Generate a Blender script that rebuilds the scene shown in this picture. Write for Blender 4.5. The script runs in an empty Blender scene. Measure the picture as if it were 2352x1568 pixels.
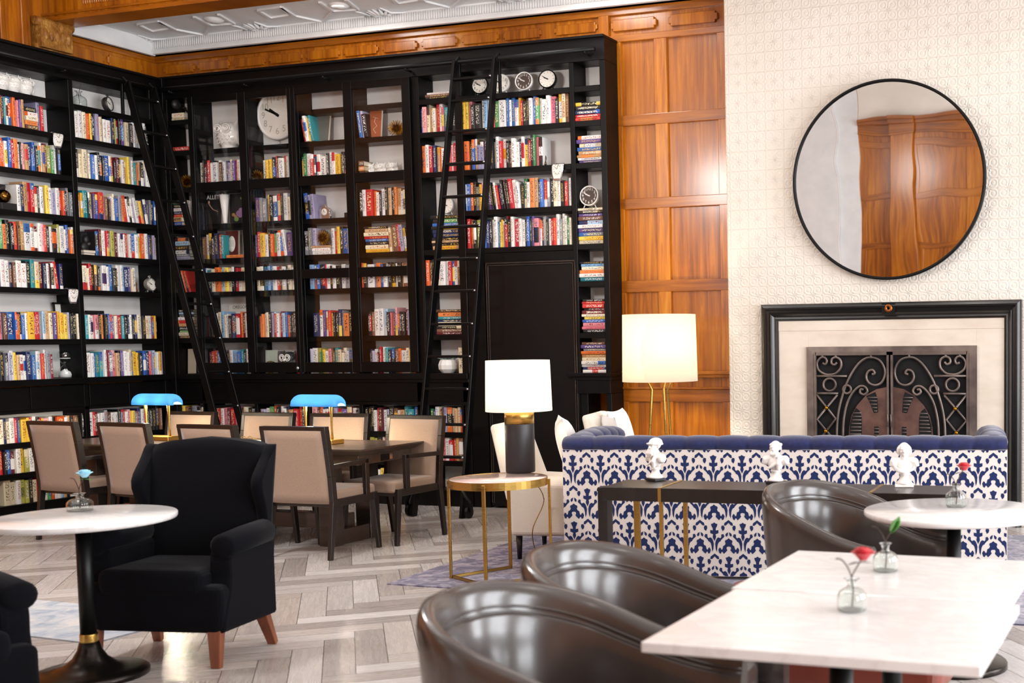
import bpy, bmesh, math, random
from mathutils import Vector, Matrix
from math import sin, cos, pi, radians as rad, sqrt, atan2
rnd = random.Random(11)
SC = bpy.context.scene
COL = SC.collection

# ------------------------------------------------------------------ camera model (metres; X right along the library wall, Y into the room, Z up)
F, PX, PY, H = 2809.038, 1800.0, 979.097, 1.55
R = Matrix(((0.94964, 0.313123, -0.011774), (0.011508, -0.072402, -0.997309), (-0.313133, 0.946949, -0.072359)))
RT = R.transposed()
CAM = Vector((0, 0, H))
def ray(x, y): return RT @ Vector(((x - PX) / F, (y - PY) / F, 1.0))
def onz(x, y, z=0.0):
    d = ray(x, y); return CAM + d * ((z - H) / d.z)
def ony(x, y, Y):
    d = ray(x, y); return CAM + d * (Y / d.y)
def onx(x, y, X):
    d = ray(x, y); return CAM + d * (X / d.x)
def proj(P):
    q = R @ (Vector(P) - CAM); return PX + F * q.x / q.z, PY + F * q.y / q.z
def xat(px, Y, Z):
    a, b = -14.0, 6.0
    for _ in range(40):
        m = (a + b) / 2
        if proj((m, Y, Z))[0] < px: a = m
        else: b = m
    return (a + b) / 2
def yat(px, X, Z):
    a, b = 2.0, 14.0
    for _ in range(40):
        m = (a + b) / 2
        if proj((X, m, Z))[0] < px: a = m
        else: b = m
    return (a + b) / 2

YB, YW, YF, XL = 9.895, 10.145, 9.95, -9.83        # library front, panelled wall, chimney breast, left bookcase front
ZL = [3.79, 3.487, 3.12, 2.75, 2.405, 2.075, 1.615, 1.255]
ZLOW = [0.70, 0.43, 0.154]
CEIL, CEIL2 = 4.66, 5.25          # coffer behind the beam, main hall ceiling

# ------------------------------------------------------------------ materials
def lin(h):
    h = h.lstrip('#'); o = []
    for i in (0, 2, 4):
        c = int(h[i:i + 2], 16) / 255
        o.append(c / 12.92 if c <= .04045 else ((c + .055) / 1.055) ** 2.4)
    return (*o, 1.0)
MATS = {}
def mat(name, col='#808080', rough=.5, metal=0.0, spec=.5, coat=0, emit=None, estr=0, trans=0, ior=1.45, alpha=1, sheen=0):
    m = bpy.data.materials.new(name); m.use_nodes = True
    b = m.node_tree.nodes['Principled BSDF']
    b.inputs['Base Color'].default_value = lin(col) if isinstance(col, str) else col
    b.inputs['Roughness'].default_value = rough; b.inputs['Metallic'].default_value = metal
    b.inputs['Specular IOR Level'].default_value = spec; b.inputs['Coat Weight'].default_value = coat
    b.inputs['Coat Roughness'].default_value = .15
    b.inputs['IOR'].default_value = ior; b.inputs['Transmission Weight'].default_value = trans
    b.inputs['Sheen Weight'].default_value = sheen
    if emit: b.inputs['Emission Color'].default_value = lin(emit); b.inputs['Emission Strength'].default_value = estr
    MATS[name] = m; return m
class NT:
    def __init__(s, m): s.t = m.node_tree; s.n = s.t.nodes; s.b = s.n['Principled BSDF']
    def node(s, ty, **kw):
        x = s.n.new(ty)
        for k, v in kw.items():
            if k.startswith('i_'):
                k = k[2:]; k = int(k) if k.isdigit() else k.replace('_', ' ')
                x.inputs[k].default_value = v
            else: setattr(x, k, v)
        return x
    def link(s, a, b): s.t.links.new(a, b)
    def coord(s, kind='Object', scale=(1, 1, 1), rot=(0, 0, 0)):
        c = s.node('ShaderNodeTexCoord'); mp = s.node('ShaderNodeMapping')
        mp.inputs['Scale'].default_value = scale; mp.inputs['Rotation'].default_value = rot
        s.link(c.outputs[kind], mp.inputs['Vector']); return mp.outputs['Vector']
    def noise(s, vec, scale, detail=3, rough=.55, dist=0):
        x = s.node('ShaderNodeTexNoise'); x.inputs['Scale'].default_value = scale; x.inputs['Detail'].default_value = detail
        x.inputs['Roughness'].default_value = rough; x.inputs['Distortion'].default_value = dist
        s.link(vec, x.inputs['Vector']); return x.outputs['Fac']
    def ramp(s, fac, stops, interp='LINEAR'):
        x = s.node('ShaderNodeValToRGB'); x.color_ramp.interpolation = interp
        e = x.color_ramp.elements
        while len(e) < len(stops): e.new(.5)
        for k, (p, c) in enumerate(stops): e[k].position = p; e[k].color = lin(c) if isinstance(c, str) else c
        s.link(fac, x.inputs['Fac']); return x.outputs['Color']
    def math(s, op, a, b=None, c=None):
        x = s.node('ShaderNodeMath', operation=op)
        for k, v in enumerate((a, b, c)):
            if v is None: continue
            if isinstance(v, (int, float)): x.inputs[k].default_value = v
            else: s.link(v, x.inputs[k])
        return x.outputs[0]
    def mix(s, fac, a, b, mode='MIX'):
        x = s.node('ShaderNodeMix', data_type='RGBA', blend_type=mode)
        for k, v in ((0, fac), (6, a), (7, b)):
            if isinstance(v, (int, float)): x.inputs[k].default_value = v
            elif isinstance(v, tuple): x.inputs[k].default_value = v
            elif isinstance(v, str): x.inputs[k].default_value = lin(v)
            else: s.link(v, x.inputs[k])
        return x.outputs[2]
    def bump(s, h, strength=.3, dist=.01):
        x = s.node('ShaderNodeBump'); x.inputs['Strength'].default_value = strength; x.inputs['Distance'].default_value = dist
        s.link(h, x.inputs['Height']); s.link(x.outputs['Normal'], s.b.inputs['Normal'])
    def col(s, c): s.link(c, s.b.inputs['Base Color'])
    def rough(s, c): s.link(c, s.b.inputs['Roughness'])

def wood_mat(name, stops, scale=(9, 9, .55), rough=.3, coat=.35, nscale=2.2):
    m = mat(name, rough=rough, coat=coat); n = NT(m)
    v = n.coord('Object', scale)
    f = n.noise(v, nscale, 5, .6, .6)
    big = n.noise(n.coord('Object', (1, 1, .35)), 1.7, 2)
    fac = n.math('ADD', n.math('MULTIPLY', f, .7), n.math('MULTIPLY', big, .3))
    n.col(n.ramp(fac, stops)); n.bump(f, .06, .004); return m
M_WOOD = wood_mat('varnished_wood', [(.28, '#603003'), (.44, '#954f06'), (.58, '#b4690b'), (.74, '#c88422')])
M_WOODH = wood_mat('varnished_wood_horizontal', [(.28, '#5c2e03'), (.44, '#8c4a07'), (.6, '#aa610d'), (.76, '#c07c1f')], scale=(.55, .55, 9))
M_WOODS = wood_mat('varnished_wood_stile', [(.28, '#6a3604'), (.44, '#a45a09'), (.58, '#c07411'), (.74, '#d19029')], scale=(13, 13, .8))
M_BLACK = mat('black_lacquer', '#070606', .36, spec=.22)
n = NT(M_BLACK); n.rough(n.ramp(n.noise(n.coord('Object'), 6, 3), [(.3, (.32, .32, .32, 1)), (.7, (.45, .45, .45, 1))]))
M_PAPER = mat('pale_back_board', '#cbc5bf', .75); n = NT(M_PAPER)
n.col(n.ramp(n.noise(n.coord('Object'), 3, 4), [(.3, '#dedad6'), (.7, '#e8e5e2')]))
M_PLASTER = mat('white_plaster', '#e2e2e2', .8); n = NT(M_PLASTER)
n.col(n.ramp(n.noise(n.coord('Object'), 4, 4), [(.3, '#dcdcdc'), (.7, '#e9e8e7')]))
M_PAINT = mat('cream_paint', '#e4ddd2', .7); n = NT(M_PAINT)
n.col(n.ramp(n.noise(n.coord('Object'), 2, 3), [(.3, '#ded6ca'), (.7, '#e9e2d8')]))
M_BRASS = mat('satin_brass', '#b9954f', .32, 1.0); n = NT(M_BRASS)
n.rough(n.ramp(n.noise(n.coord('Object', (1, 1, 40)), 6, 2), [(.3, (.25,) * 3 + (1,)), (.7, (.4,) * 3 + (1,))]))
M_GOLD = mat('gilded_metal', '#a8761c', .3, 1.0)
M_BMETAL = mat('black_metal', '#141414', .4, .6)
M_IRON = mat('wrought_iron', '#6b5f5a', .42, .6); n = NT(M_IRON)
n.col(n.ramp(n.noise(n.coord('Object'), 5, 3), [(.35, '#5f5450'), (.65, '#857870')]))
M_BRONZE = mat('bronze_plate', '#5e463f', .45, .45); n = NT(M_BRONZE)
n.col(n.ramp(n.noise(n.coord('Object'), 7, 3), [(.35, '#533c37'), (.65, '#76584e')]))
M_DARKFILL = mat('dark_fill', '#0b0a0a', .9)  # near black for the screen backing and the painted-in shade of vent holes
M_STONE = mat('cream_stone', '#d8ccbd', .55); n = NT(M_STONE)
n.col(n.ramp(n.noise(n.coord('Object', (1, 1, 2)), 2.2, 5), [(.3, '#cdbfae'), (.55, '#dccfc0'), (.75, '#e2d8cb')]))
M_MARBLE = mat('white_marble', '#e9e6e4', .16, coat=.3); n = NT(M_MARBLE)
w = n.noise(n.coord('Object', (1, 2.2, 1)), 2.4, 6, .65, 1.6)
n.col(n.ramp(w, [(.40, '#d9d6d4'), (.50, '#d0ccca'), (.54, '#d9d6d4'), (.8, '#dcdad8')]))
M_PINK = mat('blush_marble', '#dcc6c0', .12, coat=.4); n = NT(M_PINK)
n.col(n.ramp(n.noise(n.coord('Object'), 5, 5, .6, 1), [(.4, '#dcc7c2'), (.55, '#cdb0a9'), (.65, '#e3d2cd')]))
M_DARKWOOD = wood_mat('espresso_wood', [(.3, '#110c0a'), (.5, '#1b1411'), (.7, '#261d19')], (12, 12, 1), .35, .2)
M_TABLEWOOD = wood_mat('umber_table_wood', [(.3, '#2a211c'), (.5, '#3b302a'), (.7, '#4a3e36')], (.8, 12, 12), .28, .4)
M_LEGWOOD = wood_mat('walnut_leg_wood', [(.3, '#5e301c'), (.5, '#7c4329'), (.7, '#935638')], (9, 9, 1), .4, .2)
def fabric(name, c0, c1, scale=260, sheen=.3, rough=.9, bump=.12, spec=.25):
    m = mat(name, c0, rough, sheen=sheen, spec=spec); n = NT(m)
    v = n.coord('Object'); f = n.noise(v, scale, 2)
    n.col(n.ramp(f, [(.3, c0), (.7, c1)])); n.bump(f, bump, .003); return m
M_BEIGE = fabric('beige_linen', '#8c7462', '#a08774')
M_BLACKFAB = fabric('black_wool', '#050508', '#0a0a10', 180, .03, spec=.1)
M_WHITEFAB = fabric('ivory_linen', '#d6cbbd', '#e3d9cd')
M_PILLOW = fabric('white_cotton', '#dfdcdb', '#eae8e6')
M_NAVY = fabric('navy_velvet', '#12173c', '#1a2150', 40, .35, .75, .05)
M_DWHITE = fabric('damask_ivory', '#cfc5bd', '#dad1ca', 400, .1, .85, .05)
M_DNAVY = fabric('damask_navy', '#111e47', '#182a5a', 400, .2, .8, .05)
def leather(name, c0, c1, rough=.3):
    m = mat(name, c0, rough, coat=.25, spec=.6); n = NT(m); v = n.coord('Object')
    n.col(n.ramp(n.noise(v, 3, 3), [(.3, c0), (.7, c1)])); n.bump(n.noise(v, 140, 2), .1, .002); return m
M_LEATHER = leather('brown_leather', '#352e2b', '#443b37', .24)
M_RUST = leather('terracotta_leather', '#5e2214', '#742f1f', .45)
M_CERAMIC = mat('white_ceramic', '#ece8e2', .25, coat=.4)
M_PLASTERW = mat('matte_white_cast', '#ece6e1', .55)
M_SILVER = mat('melted_silver', '#c9c6c8', .18, .9)
M_STEEL = mat('antique_steel', '#58524f', .4, .7)
M_DIALW = mat('clock_dial_white', '#e9e4da', .6)
M_DIALD = mat('clock_dial_brown', '#4b3c35', .6)
M_INK = mat('ink_black', '#0d0c0c', .6)
M_INKW = mat('ink_white', '#efece6', .6)
M_RED = mat('rose_red', '#b5101e', .55, sheen=.2)
M_BLUEF = mat('powder_blue_petal', '#8fc4d8', .6)
M_LEAF = mat('leaf_green', '#4f8a3a', .5)
M_STEM = mat('twig_brown', '#3b2a22', .7)
M_ROCK = mat('dark_resin', '#1d1b1b', .45)
M_TRIM = mat('polished_black_trim', '#2a2320', .18, spec=.8, coat=.8)
M_DOOR = mat('dark_door_panel', '#0b0706', .4, spec=.25)
M_PRINTGREY = mat('grey_photo', '#4a4a50', .5)  # even grey for the small leaning picture
M_CORBEL = mat('gilded_corbel', '#8a5a22', .5); n = NT(M_CORBEL)
n.col(n.ramp(n.noise(n.coord('Object'), 14, 4), [(.3, '#6f4114'), (.55, '#9a6626'), (.75, '#b98b46')])); n.bump(n.noise(n.coord('Object'), 26, 3), .5, .03)
# clear glass
def glass(name, rough=.0, tint='#ffffff', refl=1.0):
    m = bpy.data.materials.new(name); m.use_nodes = True; t = m.node_tree
    for x in list(t.nodes): t.nodes.remove(x)
    o = t.nodes.new('ShaderNodeOutputMaterial'); mx = t.nodes.new('ShaderNodeMixShader')
    tr = t.nodes.new('ShaderNodeBsdfTransparent'); gl = t.nodes.new('ShaderNodeBsdfGlossy'); fr = t.nodes.new('ShaderNodeFresnel')
    tr.inputs['Color'].default_value = lin(tint); gl.inputs['Roughness'].default_value = rough; fr.inputs['IOR'].default_value = 1.3 + .2 * refl
    ge = t.nodes.new('ShaderNodeNewGeometry'); mu = t.nodes.new('ShaderNodeMath'); mu.operation = 'MULTIPLY'; iv = t.nodes.new('ShaderNodeMath'); iv.operation = 'SUBTRACT'; iv.inputs[0].default_value = 1.0
    t.links.new(ge.outputs['Backfacing'], iv.inputs[1]); t.links.new(fr.outputs[0], mu.inputs[0]); t.links.new(iv.outputs[0], mu.inputs[1]); t.links.new(mu.outputs[0], mx.inputs[0]); t.links.new(tr.outputs[0], mx.inputs[1]); t.links.new(gl.outputs[0], mx.inputs[2])
    t.links.new(mx.outputs[0], o.inputs['Surface']); MATS[name] = m; return m
M_PANE = glass('window_pane_glass', .02)
M_BULB = glass('blown_glass', .01, '#f4f8f8', 4.0)
M_GLASS = mat('vase_glass', '#f2f6f4', .02, trans=1.0, ior=1.42)
M_MIRROR = mat('mirror_silver', '#e4e4e4', .01, 1.0); n = NT(M_MIRROR)
n.bump(n.noise(n.coord('Object'), 1.6, 1), .012, .2)
# lamp shades (lit from inside)
def shade(name, col, emit, e, tl=.6):
    m = bpy.data.materials.new(name); m.use_nodes = True; n = NT(m); o = n.n['Material Output']
    n.b.inputs['Base Color'].default_value = lin(col); n.b.inputs['Roughness'].default_value = .8
    n.b.inputs['Emission Color'].default_value = lin(emit); n.b.inputs['Emission Strength'].default_value = e
    tr = n.node('ShaderNodeBsdfTranslucent'); tr.inputs['Color'].default_value = lin(col)
    mx = n.node('ShaderNodeMixShader'); mx.inputs[0].default_value = tl
    n.link(n.b.outputs[0], mx.inputs[1]); n.link(tr.outputs[0], mx.inputs[2]); n.link(mx.outputs[0], o.inputs['Surface']); return m
M_SHADE = shade('lit_linen_shade', '#f8f2e6', '#fff5e4', 2.2)
M_SHADE2 = shade('lit_linen_floor_shade', '#f4eedd', '#fff4e0', 1.0)
M_BLUESHADE = shade('lit_blue_glass', '#86cdf6', '#2a8cf0', .8, .7)
# per-face coloured materials (books, planks)
M_BOOK = mat('printed_book_cover', rough=.45); n = NT(M_BOOK)
a = n.node('ShaderNodeVertexColor', layer_name='cover'); b2 = n.node('ShaderNodeVertexColor', layer_name='ink')
uv = n.node('ShaderNodeUVMap', uv_map='UVMap'); sp = n.node('ShaderNodeSeparateXYZ'); n.link(uv.outputs[0], sp.inputs[0])
cm = n.node('ShaderNodeCombineXYZ'); n.link(n.math('MULTIPLY', sp.outputs[0], 5.0), cm.inputs[0]); n.link(n.math('MULTIPLY', sp.outputs[1], 34.0), cm.inputs[1]); n.link(b2.outputs['Alpha'], cm.inputs[2])
vec = n.node('ShaderNodeVectorMath', operation='MULTIPLY'); vec.inputs[1].default_value = (1, 1, 60); n.link(cm.outputs[0], vec.inputs[0])
nz = n.noise(vec.outputs[0], 1.0, 1, .4)
mark = n.math('GREATER_THAN', nz, .56)
cx = n.math('LESS_THAN', n.math('ABSOLUTE', n.math('SUBTRACT', sp.outputs[0], .5)), .27)
cy = n.math('LESS_THAN', n.math('ABSOLUTE', n.math('SUBTRACT', sp.outputs[1], .55)), .36)
n.col(n.mix(n.math('MULTIPLY', mark, n.math('MULTIPLY', cx, cy)), a.outputs['Color'], b2.outputs['Color']))
M_PAGES = mat('book_pages', '#e5dcc8', .8)
M_FLOOR = mat('herringbone_plank', rough=.34, coat=.15); n = NT(M_FLOOR)
a = n.node('ShaderNodeVertexColor', layer_name='tone'); uv = n.node('ShaderNodeUVMap', uv_map='UVMap')
mp = n.node('ShaderNodeMapping'); mp.inputs['Scale'].default_value = (1.2, 16, 1); n.link(uv.outputs[0], mp.inputs[0])
g = n.noise(mp.outputs[0], 3.0, 5, .6, .4)
n.col(n.mix(.22, a.outputs['Color'], n.ramp(g, [(.3, '#9a928d'), (.5, '#b3aba6'), (.7, '#c8c1bc')])))
n.rough(n.ramp(g, [(.3, (.2,) * 3 + (1,)), (.7, (.34,) * 3 + (1,))])); n.bump(g, .02, .002)
M_GROUT = mat('floor_joint', '#4d4641', .8)
M_RUG = mat('faded_navy_rug', rough=.95, sheen=.3); n = NT(M_RUG)
v = n.coord('Object'); f1 = n.noise(v, 9, 6, .7, .8); f2 = n.noise(v, 60, 3)
n.col(n.mix(n.math('MULTIPLY', f2, .5), n.ramp(f1, [(.36, '#191c40'), (.46, '#37345a'), (.53, '#7a7186'), (.62, '#a1979b')]), '#6c6474')); n.bump(f2, .3, .01)
M_RUGG = mat('faded_grey_blue_rug', rough=.95, sheen=.3); n = NT(M_RUGG)
v = n.coord('Object'); f1 = n.noise(v, 6, 6, .7, .8); f2 = n.noise(v, 60, 3)
n.col(n.mix(n.math('MULTIPLY', f2, .5), n.ramp(f1, [(.38, '#6f87a0'), (.5, '#a3adb9'), (.62, '#c5c2c0')]), '#a9a6a6')); n.bump(f2, .3, .01)
# embossed tile paper on the chimney breast (rosette in every square)
M_TILE = mat('embossed_tile_panel', '#e6dccf', .55); n = NT(M_TILE)
c = n.node('ShaderNodeTexCoord'); sp = n.node('ShaderNodeSeparateXYZ'); n.link(c.outputs['Object'], sp.inputs[0])
T = .164
def cell(o): return n.math('SUBTRACT', n.math('FRACT', n.math('DIVIDE', n.math('ADD', o, 50.0), T)), .5)
u, vv = cell(sp.outputs[0]), cell(sp.outputs[2])
au, av = n.math('ABSOLUTE', u), n.math('ABSOLUTE', vv)
rr = n.math('SQRT', n.math('ADD', n.math('MULTIPLY', u, u), n.math('MULTIPLY', vv, vv)))
cu, cv = n.math('SUBTRACT', au, .25), n.math('SUBTRACT', av, .25)
r4 = n.math('SQRT', n.math('ADD', n.math('MULTIPLY', cu, cu), n.math('MULTIPLY', cv, cv)))
rings = n.math('SINE', n.math('MULTIPLY', r4, 40.0))
star = n.math('SINE', n.math('MULTIPLY', n.math('ARCTAN2', u, vv), 8.0))
h = n.math('ADD', n.math('MULTIPLY', rings, .5), n.math('MULTIPLY', n.math('MULTIPLY', star, n.math('LESS_THAN', rr, .22)), .5))
edge = n.math('GREATER_THAN', n.math('MAXIMUM', au, av), .485)
h = n.math('SUBTRACT', h, n.math('MULTIPLY', edge, 2.2)); n.bump(h, .7, .004)
n.col(n.mix(n.math('MULTIPLY', edge, .3), n.ramp(n.noise(c.outputs['Object'], 1.2, 3), [(.3, '#d9cfc3'), (.7, '#e2dacf')]), '#b0a597'))

# ------------------------------------------------------------------ mesh builder
class MB:
    def __init__(s): s.v = []; s.f = []; s.mi = []; s.sm = []; s.M = None
    def add(s, vs, fs, mi=0, sm=False, M=None):
        o = len(s.v); M = M or s.M
        s.v += [tuple(M @ Vector(p)) if M else tuple(p) for p in vs]
        for f in fs: s.f.append(tuple(i + o for i in f)); s.mi.append(mi); s.sm.append(sm)
        return s
    def box(s, x0, x1, y0, y1, z0, z1, mi=0, M=None):
        if x0 > x1: x0, x1 = x1, x0
        if y0 > y1: y0, y1 = y1, y0
        if z0 > z1: z0, z1 = z1, z0
        v = [(x, y, z) for z in (z0, z1) for y in (y0, y1) for x in (x0, x1)]
        return s.add(v, [(0, 2, 3, 1), (4, 5, 7, 6), (0, 1, 5, 4), (2, 6, 7, 3), (0, 4, 6, 2), (1, 3, 7, 5)], mi, False, M)
    def hexa(s, lo, hi, mi=0, M=None):          # lo, hi: 4 points each, same winding (counter clockwise from above)
        return s.add(list(lo) + list(hi), [(3, 2, 1, 0), (4, 5, 6, 7), (0, 1, 5, 4), (1, 2, 6, 5), (2, 3, 7, 6), (3, 0, 4, 7)], mi, False, M)
    def bar(s, a, b, w, d, mi=0, w2=None, d2=None, up=(0, 1, 0)):
        a, b = Vector(a), Vector(b); t = (b - a).normalized(); u = Vector(up); u = (u - t * u.dot(t)).normalized(); x = t.cross(u)
        w2 = w2 or w; d2 = d2 or d
        q = lambda p, ww, dd: [p + x * sx * ww / 2 + u * sy * dd / 2 for sx, sy in ((-1, -1), (1, -1), (1, 1), (-1, 1))]
        lo, hi = q(a, w, d), q(b, w2, d2)
        if x.cross(u).dot(t) < 0: lo, hi = lo[::-1], hi[::-1]
        return s.hexa(lo, hi, mi)
    def lathe(s, prof, n=24, mi=0, M=None, sm=True, cap=True, closed=False):
        v = []; f = []
        for r, z in prof:
            for k in range(n): v.append((r * cos(2 * pi * k / n), r * sin(2 * pi * k / n), z))
        m = len(prof)
        for i in range(m if closed else m - 1):
            for k in range(n):
                a, b = i * n + k, i * n + (k + 1) % n; j = (i + 1) % m
                f.append((a, b, j * n + (k + 1) % n, j * n + k))
        s.add(v, f, mi, sm, M)
        if cap and not closed:
            o = len(s.v) - len(v)
            if prof[0][0] > 1e-5: s.f.append(tuple(o + k for k in reversed(range(n)))); s.mi.append(mi); s.sm.append(False)
            if prof[-1][0] > 1e-5: s.f.append(tuple(o + (m - 1) * n + k for k in range(n))); s.mi.append(mi); s.sm.append(False)
        return s
    def tube(s, pts, r, n=8, mi=0, closed=False, M=None, sm=True, flat=1.0):
        P = [Vector(p) for p in pts]; m = len(P); v = []; f = []
        rs = r if isinstance(r, (list, tuple)) else [r] * m
        up = None
        for i in range(m):
            t = (P[(i + 1) % m] - P[i - 1]) if closed else (P[min(i + 1, m - 1)] - P[max(i - 1, 0)])
            t = t.normalized() if t.length > 1e-9 else Vector((0, 0, 1))
            if up is None:
                up = Vector((0, 0, 1)) if abs(t.z) < .9 else Vector((1, 0, 0))
            up = (up - t * up.dot(t)); up = up.normalized() if up.length > 1e-6 else t.orthogonal().normalized()
            x = t.cross(up)
            for k in range(n):
                a = 2 * pi * k / n; v.append(P[i] + x * (cos(a) * rs[i]) + up * (sin(a) * rs[i] * flat))
        for i in range(m if closed else m - 1):
            j = (i + 1) % m
            for k in range(n): f.append((i * n + k, i * n + (k + 1) % n, j * n + (k + 1) % n, j * n + k))
        if not closed: f += [tuple(reversed(range(n))), tuple((m - 1) * n + k for k in range(n))]
        return s.add(v, f, mi, sm, M)
    def prism(s, poly, z0, z1, mi=0, M=None):   # poly in xy, counter clockwise
        n = len(poly)
        if sum(poly[i][0] * poly[(i + 1) % n][1] - poly[(i + 1) % n][0] * poly[i][1] for i in range(n)) < 0: poly = poly[::-1]
        v = [(x, y, z0) for x, y in poly] + [(x, y, z1) for x, y in poly]
        f = [tuple(reversed(range(n))), tuple(range(n, 2 * n))] + [(i, (i + 1) % n, n + (i + 1) % n, n + i) for i in range(n)]
        return s.add(v, f, mi, False, M)
    def ell(s, c, r, nu=16, nv=10, mi=0, M=None):
        v = [(c[0], c[1], c[2] - r[2])]; f = []
        for j in range(1, nv):
            b = -pi / 2 + pi * j / nv
            for i in range(nu): a = 2 * pi * i / nu; v.append((c[0] + r[0] * cos(b) * cos(a), c[1] + r[1] * cos(b) * sin(a), c[2] + r[2] * sin(b)))
        v.append((c[0], c[1], c[2] + r[2])); t = len(v) - 1
        for i in range(nu): f.append((0, 1 + (i + 1) % nu, 1 + i)); f.append((t, 1 + (nv - 2) * nu + i, 1 + (nv - 2) * nu + (i + 1) % nu))
        for j in range(nv - 2):
            for i in range(nu):
                a, b = 1 + j * nu + i, 1 + j * nu + (i + 1) % nu; f.append((a, b, b + nu, a + nu))
        return s.add(v, f, mi, True, M)
    def grid(s, fn, nu, nv, cu=False, cv=False, mi=0, sm=True, M=None):
        v = [fn(i / (nu if cu else nu - 1), j / (nv if cv else nv - 1)) for j in range(nv) for i in range(nu)]
        f = []
        for j in range(nv if cv else nv - 1):
            for i in range(nu if cu else nu - 1):
                a, b = j * nu + i, j * nu + (i + 1) % nu; c, d = ((j + 1) % nv) * nu + (i + 1) % nu, ((j + 1) % nv) * nu + i
                f.append((a, b, c, d))
        return s.add(v, f, mi, sm, M)
    def pillow(s, w, h, t, n=14, mi=0, M=None, p=2.6):   # cushion in xz plane, thickness along y
        def fn(sg):
            def g(a, b):
                x, z = 2 * a - 1, 2 * b - 1
                k = max(0, (1 - abs(x) ** p)) * max(0, (1 - abs(z) ** p))
                sh = 1 - .06 * (1 - x * x) * 1 - 0
                return (x * w / 2 * (1 - .07 * (1 - z * z)), sg * t / 2 * k ** .45, z * h / 2 * (1 - .07 * (1 - x * x)))
            return g
        s.grid(fn(1), n, n, mi=mi, M=M); s.grid(fn(-1), n, n, mi=mi, M=M); return s
    def build(s, name, mats, parent=None, bevel=0, segs=2, sub=0, flip=False, merge=0, remesh=0, smooth=0):
        me = bpy.data.meshes.new(name)
        inv = WM[parent].inverted() if parent and parent in WM else None
        me.from_pydata([tuple(inv @ Vector(p)) for p in s.v] if inv else s.v, [], s.f)
        for m in (mats if isinstance(mats, (list, tuple)) else [mats]): me.materials.append(m)
        me.polygons.foreach_set('material_index', s.mi); me.polygons.foreach_set('use_smooth', s.sm)
        bm = bmesh.new(); bm.from_mesh(me)
        if merge: bmesh.ops.remove_doubles(bm, verts=bm.verts, dist=merge)
        if bevel:
            es = [e for e in bm.edges if len(e.link_faces) == 2 and e.calc_face_angle(0) > .6]
            bmesh.ops.bevel(bm, geom=es, offset=bevel, segments=segs, affect='EDGES', profile=.5, clamp_overlap=True)
        bmesh.ops.recalc_face_normals(bm, faces=bm.faces)
        if flip: bmesh.ops.reverse_faces(bm, faces=bm.faces)
        bm.to_mesh(me); bm.free()
        o = bpy.data.objects.new(name, me); COL.objects.link(o)
        if parent: o.parent = parent; WM[o] = WM[parent]
        else: WM[o] = Matrix()
        if remesh:
            r = o.modifiers.new('remesh', 'REMESH'); r.mode = 'VOXEL'; r.voxel_size = remesh; r.use_smooth_shade = True
            if smooth: q = o.modifiers.new('smooth', 'SMOOTH'); q.factor = .5; q.iterations = smooth
        if sub:
            q = o.modifiers.new('sub', 'SUBSURF'); q.levels = sub; q.render_levels = sub
        return o
WM = {}
LOCAL = [False]           # True: parts are modelled around the thing's own origin
def tag(o, label, cat, group=None):
    o['label'] = label; o['category'] = cat
    if group: o['group'] = group
    return o
def struct(o): o['kind'] = 'structure'; return o
def thing(name, label, cat, loc=(0, 0, 0), rz=0, group=None):
    o = bpy.data.objects.new(name, None); COL.objects.link(o); o.empty_display_size = .1
    o.location = loc; o.rotation_euler = (0, 0, rz); WM[o] = Matrix() if LOCAL[0] else Matrix.Translation(loc) @ Matrix.Rotation(rz, 4, 'Z')
    return tag(o, label, cat, group)
def dup(root, loc, rz, label=None, group=None):
    r = root.copy(); COL.objects.link(r); r.location = loc; r.rotation_euler = (0, 0, rz)
    if label: r['label'] = label
    if group: r['group'] = group
    for ch in list(root.children):
        c = ch.copy(); COL.objects.link(c); c.parent = r
        for g in ch.children:
            d = g.copy(); COL.objects.link(d); d.parent = c
    return r
def place(root, loc, rz): root.location = loc; root.rotation_euler = (0, 0, rz); return root
def cr(pts, k=6, closed=False):                   # Catmull-Rom through points of any dimension
    P = [Vector(p) for p in pts]; n = len(P); out = []
    for i in range(n if closed else n - 1):
        a, b, c, d = (P[(i - 1) % n], P[i], P[(i + 1) % n], P[(i + 2) % n]) if closed else (P[max(i - 1, 0)], P[i], P[i + 1], P[min(i + 2, n - 1)])
        for j in range(k):
            t = j / k
            out.append(.5 * ((2 * b) + (c - a) * t + (2 * a - 5 * b + 4 * c - d) * t * t + (3 * b - a - 3 * c + d) * t ** 3))
    if not closed: out.append(P[-1])
    return out
def text_mb(txt, size, mi=0, M=None, mb=None, align='CENTER', thick=.0):
    cu = bpy.data.curves.new('lettering', 'FONT'); cu.body = txt; cu.size = size; cu.align_x = align; cu.align_y = 'CENTER'; cu.extrude = thick
    o = bpy.data.objects.new('lettering', cu); COL.objects.link(o)
    dg = bpy.context.evaluated_depsgraph_get(); me = o.evaluated_get(dg).to_mesh()
    mb = mb or MB(); mb.add([tuple(v.co) for v in me.vertices], [tuple(p.vertices) for p in me.polygons], mi, False, M)
    o.evaluated_get(dg).to_mesh_clear(); bpy.data.objects.remove(o); bpy.data.curves.remove(cu); return mb
FACE_Y = Matrix(((1, 0, 0, 0), (0, 0, -1, 0), (0, 1, 0, 0), (0, 0, 0, 1)))   # xy drawing -> stands up facing -y
def T3(x, y, z): return Matrix.Translation((x, y, z))
def RZ(a): return Matrix.Rotation(a, 4, 'Z')
def RX(a): return Matrix.Rotation(a, 4, 'X')
def RY(a): return Matrix.Rotation(a, 4, 'Y')
# ================================================================== SETTING
XR, YR = 3.0, -1.6                                 # right wall, wall behind the photographer
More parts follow.
